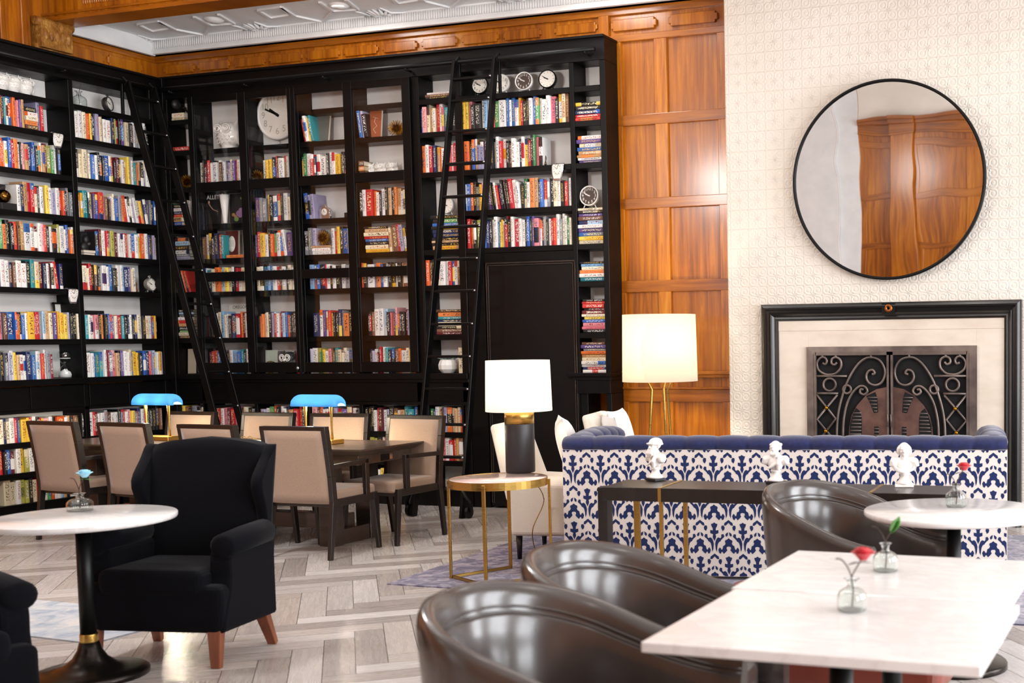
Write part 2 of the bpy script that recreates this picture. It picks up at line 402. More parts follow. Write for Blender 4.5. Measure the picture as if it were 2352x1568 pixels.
# floor: herringbone planks
def build_floor():
    w, L, nn = .15, .75, 5; me = bpy.data.meshes.new('floor'); V = []; Fc = []; UV = []; C = []
    ca, sa = cos(rad(38)), sin(rad(38)); tones = ['#948c88', '#b3aca8', '#c5bfbc', '#a19893', '#cfcac7', '#b9b0aa', '#9a918c', '#c9c3c0', '#ab9f97', '#bdb6b2']
    def rect(u, v, du, dv):
        cxx, cyy = u + du / 2, v + dv / 2; X, Y = cxx * ca - cyy * sa, cxx * sa + cyy * ca
        if not (-10.6 < X < XR + .6 and YR - .5 < Y < 10.6): return
        g = .0015; o = len(V)
        for a, b in ((u + g, v + g), (u + du - g, v + g), (u + du - g, v + dv - g), (u + g, v + dv - g)):
            V.append((max(-10.3, min(XR + .1, a * ca - b * sa)), max(YR - .1, min(10.3, a * sa + b * ca)), 0))
        Fc.append((o, o + 1, o + 2, o + 3)); q = rnd.random() * 30
        UV.append([(q, q), (q + du, q), (q + du, q + dv), (q, q + dv)] if du > dv else [(q, q), (q, q + du), (q + dv, q + du), (q + dv, q)])
        C.append(lin(rnd.choice(tones)))
    for r in range(-110, 110):
        for m in range(-16, 17):
            rect(r * w + 2 * L * m, r * w, L, w); rect(r * w, (r - 2 * nn + 1) * w + 2 * L * m, w, L)
    o = len(V); V.extend([(-10.3, YR - .1, -.006), (XR + .1, YR - .1, -.006), (XR + .1, 10.3, -.006), (-10.3, 10.3, -.006)]); Fc.append((o, o + 1, o + 2, o + 3)); UV.append([(0, 0)] * 4); C.append((.1, .1, .1, 1))
    o = len(V); V.extend([(-10.3, YR - .1, -.2), (XR + .1, YR - .1, -.2), (XR + .1, 10.3, -.2), (-10.3, 10.3, -.2)]); Fc.append((o + 3, o + 2, o + 1, o)); UV.append([(0, 0)] * 4); C.append((.1, .1, .1, 1))
    me.from_pydata(V, [], Fc); me.uv_layers.new(name='UVMap'); me.color_attributes.new('tone', 'FLOAT_COLOR', 'CORNER'); ul = me.uv_layers['UVMap']; cl = me.color_attributes['tone']
    i = 0
    for k, f in enumerate(Fc):
        for j in range(4): ul.data[i].uv = UV[k][j]; cl.data[i].color = C[k]; i += 1
    me.materials.append(M_FLOOR); me.materials.append(M_GROUT)
    me.polygons[len(Fc) - 2].material_index = 1; me.polygons[len(Fc) - 1].material_index = 1
    fl = bpy.data.objects.new('floor', me); COL.objects.link(fl); struct(fl)
build_floor()

# panelled wall behind the library: stiles, rails, raised frieze tablets
def tablet(mb, x0, x1, z0, z1, y, d, ax='x', sgn=-1):
    c = .022; poly = [(x0 + c, z0), (x1 - c, z0), (x1 - c, z0 + c), (x1, z0 + c), (x1, z1 - c), (x1 - c, z1 - c), (x1 - c, z1), (x0 + c, z1), (x0 + c, z1 - c), (x0, z1 - c), (x0, z0 + c), (x0 + c, z0 + c)]
    M = T3(0, y, 0) @ FACE_Y if ax == 'x' else T3(y, 0, 0) @ RZ(pi / 2) @ FACE_Y
    mb.prism(poly, 0, d, 0, M)
w = MB(); y0 = YW + .032
w.box(-10.3, -3.6, y0, y0 + .2, 0, CEIL + .15)
for a, b in ((0, .12), (.985, 1.10), (1.975, 2.08), (2.72, 2.815), (3.46, 3.555)): w.box(-4.95, -3.6, YW, y0, a, b, 1)
w.box(-10.2, -3.6, YW - .002, y0, 4.203, 4.262, 1); w.box(-10.2, -3.6, YW - .002, y0, 4.44, 4.52, 1)
for a, b in ((-4.95, -4.85), (-4.53, -4.405), (-3.93, -3.70)): w.box(a, b, YW + .004, y0, .119, 4.21, 2)
w.box(-5.06, -4.96, YW - .012, y0, 4.255, 4.445)
for k in range(11):
    a = -10.02 + .441 * k
    if a < -5.95: tablet(w, a, a + .40, 4.318, 4.405, y0, .022)
tablet(w, -5.52, -5.08, 4.318, 4.405, y0, .022); tablet(w, -4.945, -4.50, 4.30, 4.40, y0, .03); tablet(w, -4.385, -3.92, 4.30, 4.40, y0, .03)
w.box(-4.9, -3.78, YW - .05, y0, 1.232, 1.262, 1); w.box(-4.9, -3.78, YW - .035, y0, 1.205, 1.232, 1); w.box(-4.9, -3.78, YW - .02, y0, 1.10, 1.118, 1)
struct(w.build('wall_back', [M_WOOD, M_WOODH, M_WOODS], bevel=.005, segs=2))
# left wall (behind the left bookcase) with its frieze and pilaster
w = MB(); XW = -10.13
w.box(XW - .2, XW, YR - .1, YW + .3, 0, CEIL2 + .15)
w.box(XW, XW + .02, YR, YW, 4.205, 4.262, 1); w.box(XW, XW + .02, 9.12, YW, 4.44, 4.50, 1)
for k in range(20):
    b = 9.98 - .46 * k
    M = Matrix(((0, 0, 1, XW), (1, 0, 0, 0), (0, 1, 0, 0), (0, 0, 0, 1)))
    c = .022; a = b - .42
    if k not in (2, 3): w.prism([(a + c, 4.30), (b - c, 4.30), (b - c, 4.322), (b, 4.322), (b, 4.383), (b - c, 4.383), (b - c, 4.405), (a + c, 4.405), (a + c, 4.383), (a, 4.383), (a, 4.322), (a + c, 4.322)], 0, .025, 0, M)
w.box(XW, XW + .09, 8.28, 8.66, 4.2, CEIL2); w.box(XW, XW + .12, 8.34, 8.39, 4.2, CEIL2); w.box(XW, XW + .12, 8.55, 8.60, 4.2, CEIL2)
struct(w.build('wall_left', [M_WOOD, M_WOODH], bevel=.004, segs=1))
# chimney breast with embossed square tiles
w = MB(); w.box(-3.785, .9, YF, YF + .42, 0, CEIL + .1)
struct(w.build('wall_fireplace', M_TILE, bevel=.012))
w = MB(); w.box(.9, XR + .1, YF + .1, YF + .42, 0, CEIL + .15); struct(w.build('wall_fireplace_side', M_PAINT))
# right wall with three tall windows (out of frame, they light the room)
w = MB(); WIN = [(.2, 2.2), (3.2, 5.2), (6.2, 8.2)]; ys = [YR - .1] + [q for a in WIN for q in a] + [YF + .3]
for i in range(0, len(ys), 2): w.box(XR, XR + .25, ys[i], ys[i + 1], 0, CEIL2 + .15)
for a, b in WIN: w.box(XR, XR + .25, a, b, 0, .5); w.box(XR, XR + .25, a, b, 3.9, CEIL2 + .15)
struct(w.build('wall_right', M_PAINT))
for k, (a, b) in enumerate(WIN):
    q = MB()
    for yy in (a, (a + b) / 2 - .03, b - .06): q.box(XR + .06, XR + .14, yy, yy + .06, .5, 3.9)
    for zz in (.5, 2.2, 3.0, 3.84): q.box(XR + .06, XR + .14, a, b, zz, zz + .06)
    o = struct(q.build('window_%d' % (k + 1), M_PLASTER))
    p = MB(); p.box(XR + .098, XR + .104, a + .05, b - .05, .55, 3.86); p.build('pane', M_PANE, o)
# wall behind the photographer (seen in the round mirror)
w = MB()
FW = [(-8.8, -7.4)]
w.box(-10.3, -8.8, YR - .25, YR, 0, CEIL2 + .15, 2); w.box(-7.4, -6.9, YR - .25, YR, 0, CEIL2 + .15, 2); w.box(-8.8, -7.4, YR - .25, YR, 0, .8, 2); w.box(-8.8, -7.4, YR - .25, YR, 3.9, CEIL2 + .15, 2)
w.box(-6.9, -5.95, YR - .25, YR + .10, 0, CEIL2 + .15, 3); w.box(-5.95, -5.55, YR - .25, YR + .03, 0, CEIL2 + .15, 3)
w.box(-5.55, XR + .1, YR - .25, YR, 0, CEIL2 + .15, 0)
for a in (.1, 1.1, 2.0, 2.9, 3.75): w.box(-5.55, XR, YR, YR + .02, a, a + .12, 1)
xx = -5.55
while xx < XR: w.box(xx, xx + .12, YR, YR + .017, .05, 4.0); xx += .95
w.box(-4.95, -4.55, YR, YR + .14, 0, 4.2)
for z0, z1, d in ((3.98, 4.02, .06), (4.02, 4.16, .03), (4.16, 4.22, .10), (4.22, 4.27, .14)): w.box(-5.55, XR, YR, YR + d, z0, z1, 1); w.box(-4.97, -4.53, YR, YR + d + .12, z0, z1, 1)
w.box(-5.55, XR, YR, YR + .03, 4.27, CEIL2, 2)
struct(w.build('wall_front', [M_WOOD, M_WOODH, M_PAINT, M_PLASTER], bevel=.004, segs=1))
q = MB()
for xa in (-8.8, -8.13, -7.46): q.box(xa, xa + .06, YR - .16, YR - .08, .8, 3.9)
for zz in (.8, 2.3, 3.84): q.box(-8.8, -7.4, YR - .16, YR - .08, zz, zz + .06)
o = struct(q.build('window_4', M_PLASTER)); p = MB(); p.box(-8.75, -7.45, YR - .125, YR - .119, .85, 3.86); p.build('pane', M_PANE, o)

# ceiling with moulded strapwork
w = MB(); w.box(-10.35, XR + .3, 9.0, 10.4, CEIL, CEIL + .2); w.box(-10.35, XR + .3, YR - .3, 9.0, CEIL2, CEIL2 + .2)
def rib(px, closed=False, r=.02):
    P = [onz(x / 2.94, y / 2.94, CEIL) for x, y in px]
    for dx in [1.433 * k for k in range(-1, 5)]:
        for a, b in zip(P, P[1:] + ([P[0]] if closed else [])):
            a2, b2 = Vector((a.x + dx, a.y, CEIL - .006)), Vector((b.x + dx, b.y, CEIL - .006))
            if -10.0 < a2.x < 2.5: w.bar(a2, b2, r * 1.3, .022, up=(0, 0, 1))
rib([(930, 160), (1030, 208), (1150, 187), (1070, 138)], True); rib([(1070, 138), (1185, 195), (1380, 232), (1422, 165), (1310, 108)])
rib([(1475, 92), (1582, 155)]); rib([(1422, 165), (1582, 155)])
for cx_, cy_ in ((1450, 130),):
    P = onz(cx_ / 2.94, cy_ / 2.94, CEIL)
    for dx in [1.433 * k for k in range(-1, 5)]: w.lathe([(.001, -.035), (.06, -.03), (.085, -.012), (.095, 0)], 18, M=T3(P.x + dx, P.y, CEIL), cap=False)
P = onz(1760 / 2.94, 185 / 2.94, CEIL)
for dx in [1.433 * k for k in range(-1, 4)]:
    for k in range(7):
        a = pi * (.06 + .14 * k); w.tube([(P.x + dx, P.y, CEIL - .01), (P.x + dx + .07 * cos(a), P.y - .09 * sin(a), CEIL - .02), (P.x + dx + .14 * cos(a), P.y - .19 * sin(a), CEIL - .008)], [.008, .02, .003], 6)
    w.tube([(P.x + dx - .28, P.y + .04, CEIL - .006), (P.x + dx - .12, P.y - .05, CEIL - .015), (P.x + dx - .2, P.y - .25, CEIL - .004)], [.006, .014, .004], 6)
    w.tube([(P.x + dx + .3, P.y + .03, CEIL - .006), (P.x + dx + .12, P.y - .05, CEIL - .015), (P.x + dx + .1, P.y - .2, CEIL - .004)], [.006, .014, .004], 6)
struct(w.build('ceiling', M_PLASTER))
# fluted cornice along the library wall, plain one on the left wall
w = MB(); yc = YW - .0
w.box(-10.2, -3.65, yc - .06, yc + .1, 4.50, CEIL); w.box(-10.2, -3.65, yc - .10, yc + .1, 4.50, 4.527); w.box(-10.2, -3.65, yc - .085, yc + .1, 4.527, 4.548)
x = -10.03
while x < -3.7: w.tube([(x, yc - .062, 4.56), (x, yc - .062, 4.642)], .0095, 5); x += .0262
struct(w.build('trim_1', M_PLASTER))
w = MB(); w.box(XW - .1, XW + .05, 9.11, YW - .06, 4.49, CEIL); w.box(XW - .1, XW + .09, 9.11, YW - .06, 4.49, 4.52); w.box(XW - .1, XW + .07, 9.11, YW - .06, 4.52, 4.545)
struct(w.build('trim_2', M_PLASTER))
# wooden ceiling beam carried on a carved corbel
w = MB(); w.box(XW, XR, 8.87, 9.10, 4.553, CEIL2); w.box(XW, XR, 8.84, 9.11, 4.545, 4.578, 1); w.box(XW, XR, 8.852, 8.95, 4.60, 4.62, 1); w.box(XW, XR, 8.80, 8.95, 4.80, 4.86, 1); w.box(XW, XR, 8.78, 8.95, 5.0, CEIL2 - .002, 1)
x = XW + .5
while x < -8.4: w.tube([(x, 8.868, 4.665), (x, 8.868, 4.75)], .011, 6); x += .026
struct(w.build('trim_3', [M_WOOD, M_WOODH], bevel=.003, segs=1))
w = MB(); A = onx(78, 62, XW + .17); B = onx(150, 112, XW + .17)
ya, yb = 8.70, 9.03
w.box(XW + .02, XW + .17, ya, yb, 4.28, 4.51); w.tube([(XW + .13, ya - .03, 4.515), (XW + .13, yb + .03, 4.515)], .04, 12); w.tube([(XW + .09, ya - .02, 4.285), (XW + .09, yb + .02, 4.285)], .035, 12)
for k in range(5): w.ell((XW + .17, ya + .045 + k * .06, 4.40), (.018, .024, .055), 10, 8)
struct(w.build('trim_4', M_CORBEL, bevel=.006))
w = MB(); w.box(-3.785, .9, YF - .016, YF, 0, .16); struct(w.build('baseboard_fireplace', M_PAINT, bevel=.004))

# ================================================================== LIBRARY
def library():
    T = .05
    lib = 'black built-in library'
    def shelf(p, x0, x1, y0, y1, z): m = MB(); m.box(x0, x1, y0, y1, z - T, z); return m.build('shelf', M_BLACK, p, bevel=.003, segs=1)
    def board(nm, p, x0, x1, y0, y1, z0, z1, mt=M_BLACK, bv=.003): m = MB(); m.box(x0, x1, y0, y1, z0, z1); return m.build(nm, mt, p, bevel=bv, segs=1)
    XBK = XW + .01
    # --- left bookcase, two bays
    t = thing('bookcase', 'tall black open bookcase of two bays along the left wall', 'bookcase', (XL, 8.8, 0), 0, lib)
    bays = [(7.70, 8.835), (8.885, 9.80)]
    for a, b in ((7.65, 7.70), (8.835, 8.885), (9.80, 9.85)): board('upright', t, XBK, XL, a, b, 0, 4.0)
    board('fascia', t, XBK, XL + .006, 7.65, 9.895, 4.0, 4.21); board('cornice', t, XBK, XL + .035, 7.65, 9.89, 4.19, 4.215)
    for a, b in bays:
        board('back_panel', t, XBK, XBK + .012, a, b, 1.26, 4.0, M_PAPER, 0); board('back_panel', t, XBK, XBK + .012, a, b, .12, .96, M_PAPER, 0)
        for z in ZL[:7] + ZLOW[:2]: shelf(t, XBK + .012, XL - .004, a, b, z)
        board('drawer_front', t, XL - .04, XL + .004, a + .008, (a + b) / 2 - .004, .985, 1.19); board('drawer_front', t, XL - .04, XL + .004, (a + b) / 2 + .004, b - .008, .985, 1.19)
    board('rail', t, XBK, XL, 7.65, 9.85, .955, .985)
    board('counter', t, XBK, XL + .04, 7.65, 9.855, 1.20, 1.255); board('plinth', t, XBK, XL + .004, 7.65, 9.85, 0, .154)
    # --- corner bay
    def bay(nm, label, ups, cols, top=True):
        t = thing(nm, label, 'bookcase', ((cols[0][0] + cols[-1][1]) / 2, YB, 0), 0, lib)
        for a, b, z0, z1 in ups: board('upright', t, a, b, YB, YW, z0, z1)
        for a, b, lv in cols:
            for z in lv: shelf(t, a, b, YB + .004, YW - .012, z)
            board('back_panel', t, a, b, YW - .012, YW - .002, min(lv + [1.26]) if lv else 1.26, 4.0, M_PAPER, 0)
        return t
    t = bay('corner_bookcase', 'narrow black bookcase bay in the corner beside the glazed cabinet', [(-9.83, -9.74, 0, 4.0), (-9.46, -9.40, 0, 4.0)], [(-9.74, -9.46, ZL[:7])])
    board('corner_post', t, -9.90, -9.742, 9.848, YB + .02, 0, 4.2)
    # --- glazed cabinet
    t = thing('glazed_bookcase', 'black bookcase behind tall glazed doors, middle of the library wall', 'bookcase', (-8.15, YB, 0), 0, lib)
    gx = [-9.40, -8.80, -8.20, -7.56, -6.92]
    board('upright', t, -6.92, -6.815, YB, YW, 0, 4.0)
    for a in gx[1:4]: board('upright', t, a - .02, a + .02, YB + .03, YW, 1.25, 4.0)
    for i in range(4):
        a, b = gx[i] + (.02 if i else 0), gx[i + 1] - (.02 if i < 3 else 0)
        board('back_panel', t, a, b, YW - .012, YW - .002, 1.26, 4.0, M_PAPER, 0)
        for z in (ZL[:7] if i > 1 else ZL[1:7]): shelf(t, a, b, YB + .035, YW - .012, z)
    px_ = [(-9.394, -8.843), (-8.753, -8.257), (-8.168, -7.613), (-7.518, -6.963)]; pz = [(1.366, 2.174), (2.265, 3.061), (3.153, 3.93)]
    for dn, (xa, xb), ii in (('door', (-9.455, -8.2145), (0, 1)), ('door', (-8.2105, -6.875), (2, 3))):
        m = MB(); y0, y1 = YB - .032, YB - .004
        xs = [xa] + [q for i in ii for q in px_[i]] + [xb]
        for i in range(0, 6, 2): m.box(xs[i], xs[i + 1], y0, y1, 1.268, 4.0)
        for i in ii:
            for z0, z1 in ((1.268, 1.366), (2.174, 2.265), (3.061, 3.153), (3.93, 4.0)): m.box(px_[i][0], px_[i][1], y0, y1, z0, z1)
        d = m.build('door', M_BLACK, t, bevel=.003, segs=1)
        for i in ii:
            for z0, z1 in pz: q = MB(); q.box(px_[i][0] - .005, px_[i][1] + .005, y0 + .012, y0 + .016, z0 - .005, z1 + .005); q.build('pane', M_PANE, d)
        if ii[0] == 0:
            q = MB(); P = ony(700, 845, y0); q.lathe([(.008, 0), (.008, .014), (.018, .02), (.016, .032), (.001, .036)], 12, M=T3(-8.232, y0, P.z) @ RX(pi / 2)); q.build('knob', M_SILVER, d)
    # --- open bay with the hidden door
    t = bay('doorway_bookcase', 'black open bookcase wrapped around the dark door, right end of the library wall',
            [(-6.42, -6.345, 0, 4.0), (-5.24, -5.195, 1.19, 4.0), (-4.94, -4.885, 1.19, 4.0), (-6.815, -6.80, 0, 4.0)],
            [(-6.80, -6.42, [ZL[0], ZL[1], ZL[2], ZL[4], ZL[5], ZL[6]]), (-6.345, -5.24, ZL[:5]), (-5.195, -4.94, [ZL[0], ZL[1], ZL[2], ZL[4], ZL[5], ZL[6]])])
    board('door_surround', t, -6.345, -6.165, YB + .01, YW, 0, 2.355); board('door_surround', t, -6.165, -5.20, YB + .01, YW, 2.275, 2.355); board('door_surround', t, -5.205, -5.13, YB + .01, YW, 0, 1.2)
    board('counter', t, -5.32, -4.87, YB - .05, YW, 1.222, 1.255); board('counter_moulding', t, -5.25, -4.875, YB - .03, YW, 1.19, 1.222); board('apron', t, -5.22, -4.89, YB - .02, YW, 1.07, 1.19)
    board('side_panel', t, -4.94, -4.89, YB, YW, 0, 1.07); board('shelf', t, -5.13, -4.94, YB, YW, .83, .86)
    # --- base units below the counter
    t = thing('base_bookcase', 'low black book shelves and counter under the glazed cabinet', 'bookcase', (-8.1, YB, 0), 0, lib)
    board('counter', t, -9.80, -6.345, YB - .04, YW, 1.20, 1.255); board('counter_moulding', t, -9.80, -6.345, YB - .02, YW, 1.17, 1.20); board('fascia', t, -9.80, -6.345, YB, YB + .03, .985, 1.17); board('rail', t, -9.80, -6.345, YB - .012, YW, .955, .985)
    bx = [-9.74, -9.42, -8.80, -8.18, -7.56, -6.90, -6.42]
    for i in range(len(bx) - 1):
        a, b = bx[i] + .02, bx[i + 1] - .02
        if i: board('upright', t, bx[i] - .02, bx[i] + .02, YB, YW, 0, .96)
        board('back_panel', t, a, b, YW - .012, YW - .002, .15, .96, M_PAPER, 0)
        for z in ZLOW[:2]: shelf(t, a, b, YB + .004, YW - .012, z)
    board('plinth', t, -9.78, -6.345, YB - .004, YW, 0, .154); board('end_panel', t, -6.44, -6.40, YB, YW, .15, .96)
    # --- fascia and cornice over the whole wall
    t = thing('cornice_board', 'long black cornice board along the top of the library wall', 'cornice', (-7.4, YB, 4.0), 0)
    board('fascia', t, -9.83, -4.885, YB - .004, YW, 4.0, 4.21); board('cornice', t, -9.79, -4.88, YB - .035, YW, 4.192, 4.216)
    # ladder rails
    def railing(nm, label, a, b, ax):
        t = thing(nm, label, 'rail', a, 0)
        m = MB(); m.tube([a, b], .021, 12); m.build('bar', M_BMETAL, t)
        L = (Vector(b) - Vector(a)); k = max(2, int(L.length / .85))
        for i in range(k + 1):
            P = Vector(a) + L * (.02 + .96 * i / k); m = MB(); Q = P + (Vector((0, .085, -.03)) if ax == 'x' else Vector((-.085, 0, -.03)))
            m.tube([P + Vector((0, 0, -.028)), Q], .011, 8); m.tube([P + Vector((0, 0, -.034)), P + Vector((0, 0, -.012))], .014, 8); m.build('bracket', M_BMETAL, t)
    railing('ladder_rail', 'long black ladder rail along the top of the back library wall', (-9.70, YB - .10, 4.075), (-4.93, YB - .10, 4.075), 'x')
    railing('ladder_rail', 'black ladder rail along the top of the left bookcase', (XL + .10, 7.7, 4.075), (XL + .10, 9.74, 4.075), 'y')
    # door
    m = MB(); m.box(-6.145, -5.205, YB - .002, YB + .06, .02, 2.275); dr = struct(m.build('door_1', M_DOOR, bevel=.003))
    m = MB()
    for o_, w_ in ((0, .012), (.02, .010)):
        a, b, z1 = -6.135 + o_, -5.215 - o_, 2.265 - o_
        m.box(a, a + w_, YB - .016, YB - .002, .05, z1); m.box(b - w_, b, YB - .016, YB - .002, .05, z1); m.box(a, b, YB - .016, YB - .002, z1 - w_, z1)
    m.build('moulding', M_TRIM, dr, bevel=.004)
library()

# ladders: ends of the two stiles at top and floor, rungs between
def ladder(label, T1, T2, B1, B2, rungz, lean):
    t = thing('library_ladder', label, 'ladder', B1, 0, 'rolling library ladders')
    T1, T2, B1, B2, lean = map(Vector, (T1, T2, B1, B2, lean)); side = (T2 - T1).normalized()
    for a, b in ((T1, B1), (T2, B2)): m = MB(); m.bar(b, a, .026, .075, up=lean); m.build('stile', M_BLACK, t, bevel=.003, segs=1)
    for z in rungz:
        k = lambda a, b: a + (b - a) * ((a.z - z) / (a.z - b.z))
        P, Q = k(T1, B1), k(T2, B2); m = MB(); m.bar(P, Q, .024, .062, up=lean); rg = m.build('rung', M_BLACK, t, bevel=.004, segs=1)
        m = MB(); m.tube([Q - side * .03 - lean * -.034, Q - side * .012 - lean * -.034], .009, 6); m.build('bolt', M_SILVER, rg)
    for P in (T1, T2):
        m = MB(); top = P + Vector((0, 0, .04)) - lean * .06; m.bar(P + Vector((0, 0, -.30)) - lean * .065, top, .022, .03, up=lean); m.bar(P + Vector((0, 0, -.02)) , top, .03, .04, up=(0, 0, 1)); m.build('hook', M_BMETAL, t, bevel=.003, segs=1)
    for P, sg in ((B1, -1), (B2, 1)):
        c = P + side * sg * .055 + Vector((0, 0, .055)) - lean * .02
        m = MB(); m.tube([c - side * .014, c + side * .014], .055, 18); m.build('wheel', M_BMETAL, t, bevel=.003)
        m = MB(); m.tube([P + Vector((0, 0, .30)), P + side * sg * .035 + Vector((0, 0, .2)) - lean * .0, c + side * sg * .02 + Vector((0, 0, .085)), c + side * sg * .024 + Vector((0, 0, 0))], [.02, .03, .034, .02], 8, flat=.6); m.build('wheel_cover', M_BMETAL, t)
# right ladder
yt = YB - .135; zt = 4.07
xa, xb = xat(1046, yt, zt), xat(1138, yt, zt)
fa = onz(1062, 1190, 0); yb_ = fa.y
rz_ = []
P1, P2 = Vector((xb, yt, zt)), Vector((xb + (fa.x - xb), yb_, .0))
xl_b = xat(950, yb_, .02)
for py in (175, 225, 297, 372, 448, 518, 593, 667, 743, 818, 893, 975, 1050):
    lo, hi = .0, 4.1
    for _ in range(30):
        z = (lo + hi) / 2; q = P1 + (P2 - P1) * ((zt - z) / zt)
        if proj(q)[1] > py: lo = z
        else: hi = z
    rz_.append(z)
ladder('black rolling ladder leaning beside the dark door, right end of the library', (xa, yt, zt), (xb, yt, zt), (xl_b, yb_, .0), (fa.x, yb_, .0), rz_, (0, -1, 0))
# left ladder: hangs on the left rail and leans out into the room
xt = XL + .135; ya_, yb2 = yat(291, xt, zt), yat(352, xt, zt)
def footx(px, py, y):          # stile passes through this pixel: solve its foot
    a, b = -9.7, -7.5
    for _ in range(40):
        m_ = (a + b) / 2; best = min(((abs(proj(Vector((xt, y, zt)).lerp(Vector((m_, y, 0)), i / 200))[1] - py), i) for i in range(201)))[1]
        if proj(Vector((xt, y, zt)).lerp(Vector((m_, y, 0)), best / 200))[0] < px: a = m_
        else: b = m_
    return (a + b) / 2
xf = (footx(551, 980, yb2) + footx(484, 905, ya_)) / 2
ladder('black rolling ladder leaning on the left bookcase near the corner', (xt, ya_, zt), (xt, yb2, zt), (xf, ya_, 0), (xf, yb2, 0), [3.93 - .331 * k for k in range(12)], (1, 0, 0))
# ================================================================== BOOKS
PAL = {'w': ('white', ['#e9e5df', '#f0ede8', '#e3e0de']), 'c': ('cream', ['#e8d9b8', '#efe3c8', '#decfae']), 'k': ('black', ['#141214', '#1e1b1e', '#26211f']), 'g': ('grey', ['#85868c', '#9b9aa0', '#6f7076']),
       'r': ('red', ['#c0272b', '#cf3d35', '#b81d2a']), 'm': ('maroon', ['#6d1c28', '#7d2636', '#5c1a24']), 'o': ('orange', ['#e0702e', '#e7884a', '#d95a26']), 'y': ('yellow', ['#e8b93c', '#efcf57', '#dba52b']),
       'n': ('navy', ['#1f2a55', '#262f62', '#1a2346']), 'b': ('blue', ['#2757a8', '#3a6cba', '#2f5f9c']), 'l': ('light blue', ['#8db4d6', '#a9c8df', '#7aa6cc']), 't': ('teal', ['#2f8a92', '#3a9ba5', '#1f7480']),
       'e': ('green', ['#3f7d4b', '#5a9a5f', '#2f6a41']), 'u': ('olive', ['#8d8c3c', '#a5a24c', '#b8b556']), 'p': ('pink', ['#dd8a93', '#e7a7ab', '#d4707f']), 'v': ('violet', ['#59427f', '#6d5597', '#473569']),
       's': ('brown', ['#6a4432', '#7d5440', '#553528']), 'a': ('tan', ['#c69a6b', '#d3ab80', '#b98a5a']), 'z': ('lilac grey', ['#a6a2bd', '#b7b3c9', '#938fae'])}
BK = []
def ordn(i): return {1: 'first', 2: 'second', 3: 'third', 4: 'fourth', 5: 'fifth', 6: 'sixth', 7: 'seventh', 8: 'eighth', 9: 'ninth', 10: 'tenth'}.get(i, '%d%s' % (i, {1: 'st', 2: 'nd', 3: 'rd'}.get(i % 10, 'th') if i not in (11, 12, 13) else 'th'))
def frame(wall, p, z, off):              # origin on the shelf front, x along the shelf (left to right), y into the shelf
    if wall == 'B': return T3(p, YB + off, z)
    return T3(XL - off, p, z) @ RZ(pi / 2)
def at_px(wall, px, z, off=.03): return xat(px, YB + off, z + .1) if wall == 'B' else yat(px, XL - off, z + .1)
TITLES = {}
def row(wall, z, p0, p1, s, where, hmax=.275, hmin=.215, lean={}, off=.0, titles=None):
    a, b = at_px(wall, p0, z), at_px(wall, p1, z); L = s.replace(' ', '')
    ws = [rnd.uniform(.62, 1.35) * (1.6 if ch.isupper() else 1) for ch in L]; k = (b - a) / sum(ws); x = a
    for i, ch in enumerate(L):
        t = ws[i] * k; h = rnd.uniform(hmin, hmax) * (.92 if t < .02 else 1); h = min(h, hmax)
        ang = lean.get(i + 1, 0)
        M = frame(wall, x, z + .0005, .018 + off + rnd.uniform(0, .03)) @ (T3(t, 0, 0) @ RY(rad(-ang)) @ T3(-t, 0, 0) if ang < 0 else RY(rad(-ang))) if ang else frame(wall, x, z + .0005, .018 + off + rnd.uniform(0, .03))
        BK.append(dict(M=M, t=t * .97, h=h, d=rnd.uniform(.14, .19), c=ch.lower(), lab='%s book, %s from left on %s' % (PAL[ch.lower()][0], ordn(i + 1), where), grp='books on %s' % where, kind='up', title=(titles or {}).get(i + 1)))
        x += t
def stack(wall, z, p0, p1, s, where, tot=None, titles=None, off=.0):
    a, b = at_px(wall, p0, z), at_px(wall, p1, z); L = s.replace(' ', '')[::-1]; nB = len(L)
    th = [rnd.uniform(.7, 1.3) for _ in L]; q = (tot or .031 * nB) / sum(th); zz = z + .0005
    for i, ch in enumerate(L):
        t = th[i] * q; w = (b - a) * rnd.uniform(.86, 1.0); x0 = a + ((b - a) - w) * rnd.uniform(.5, 1)
        M = frame(wall, x0, zz, .02 + off + rnd.uniform(0, .02)) @ T3(0, 0, t * .97) @ Matrix(((0, 0, 1, 0), (0, 1, 0, 0), (-1, 0, 0, 0), (0, 0, 0, 1)))
        BK.append(dict(M=M, t=t * .97, h=w, d=.15, c=ch.lower(), lab='%s book, %s down the pile on %s' % (PAL[ch.lower()][0], ordn(nB - i), where), grp='piled books on %s' % where, kind='lie', title=(titles or {}).get(nB - i)))
        zz += t
    return zz
SH = ['top shelf', 'second shelf', 'third shelf', 'fourth shelf', 'fifth shelf', 'sixth shelf', 'seventh shelf', 'counter']
def W(lv, place): return '%s, %s' % ('lowest shelf' if lv == 7 and 'glazed' in place else SH[lv], place)
A_, B_ = 'outer left bookcase bay', 'left bookcase bay near corner'
row('L', ZL[1], -25, 54, 'y b w w m n t w O o p p v a', W(1, A_)); stack('L', ZL[1], 55, 86, 'k w c o s', W(1, A_), .20); row('L', ZL[1], 86, 101, 'z r', W(1, A_))
row('L', ZL[2], -25, 138, 'r w c k o o w b r O w k p a n b b k t w a m U e w k', W(2, A_), .265)
row('L', ZL[3], 37, 167, 'W n A p r c k W k Y W z w m o k g g', W(3, A_), .265)
row('L', ZL[4], -25, 175, 'n W W e o k k r s A W w m W p r k w O w u W w b o w', W(4, A_), .27, titles={7: 'YELLOW'})
row('L', ZL[5], -25, 145, 'r c y v W w s s W W k T C m n w p k w r n', W(5, A_), .255, lean={19: 7, 20: 6})
row('L', ZL[6], -25, 185, 'w b w p z s B b o k b w Y r r g l a C v o y Y y z k k c', W(6, A_), .26)
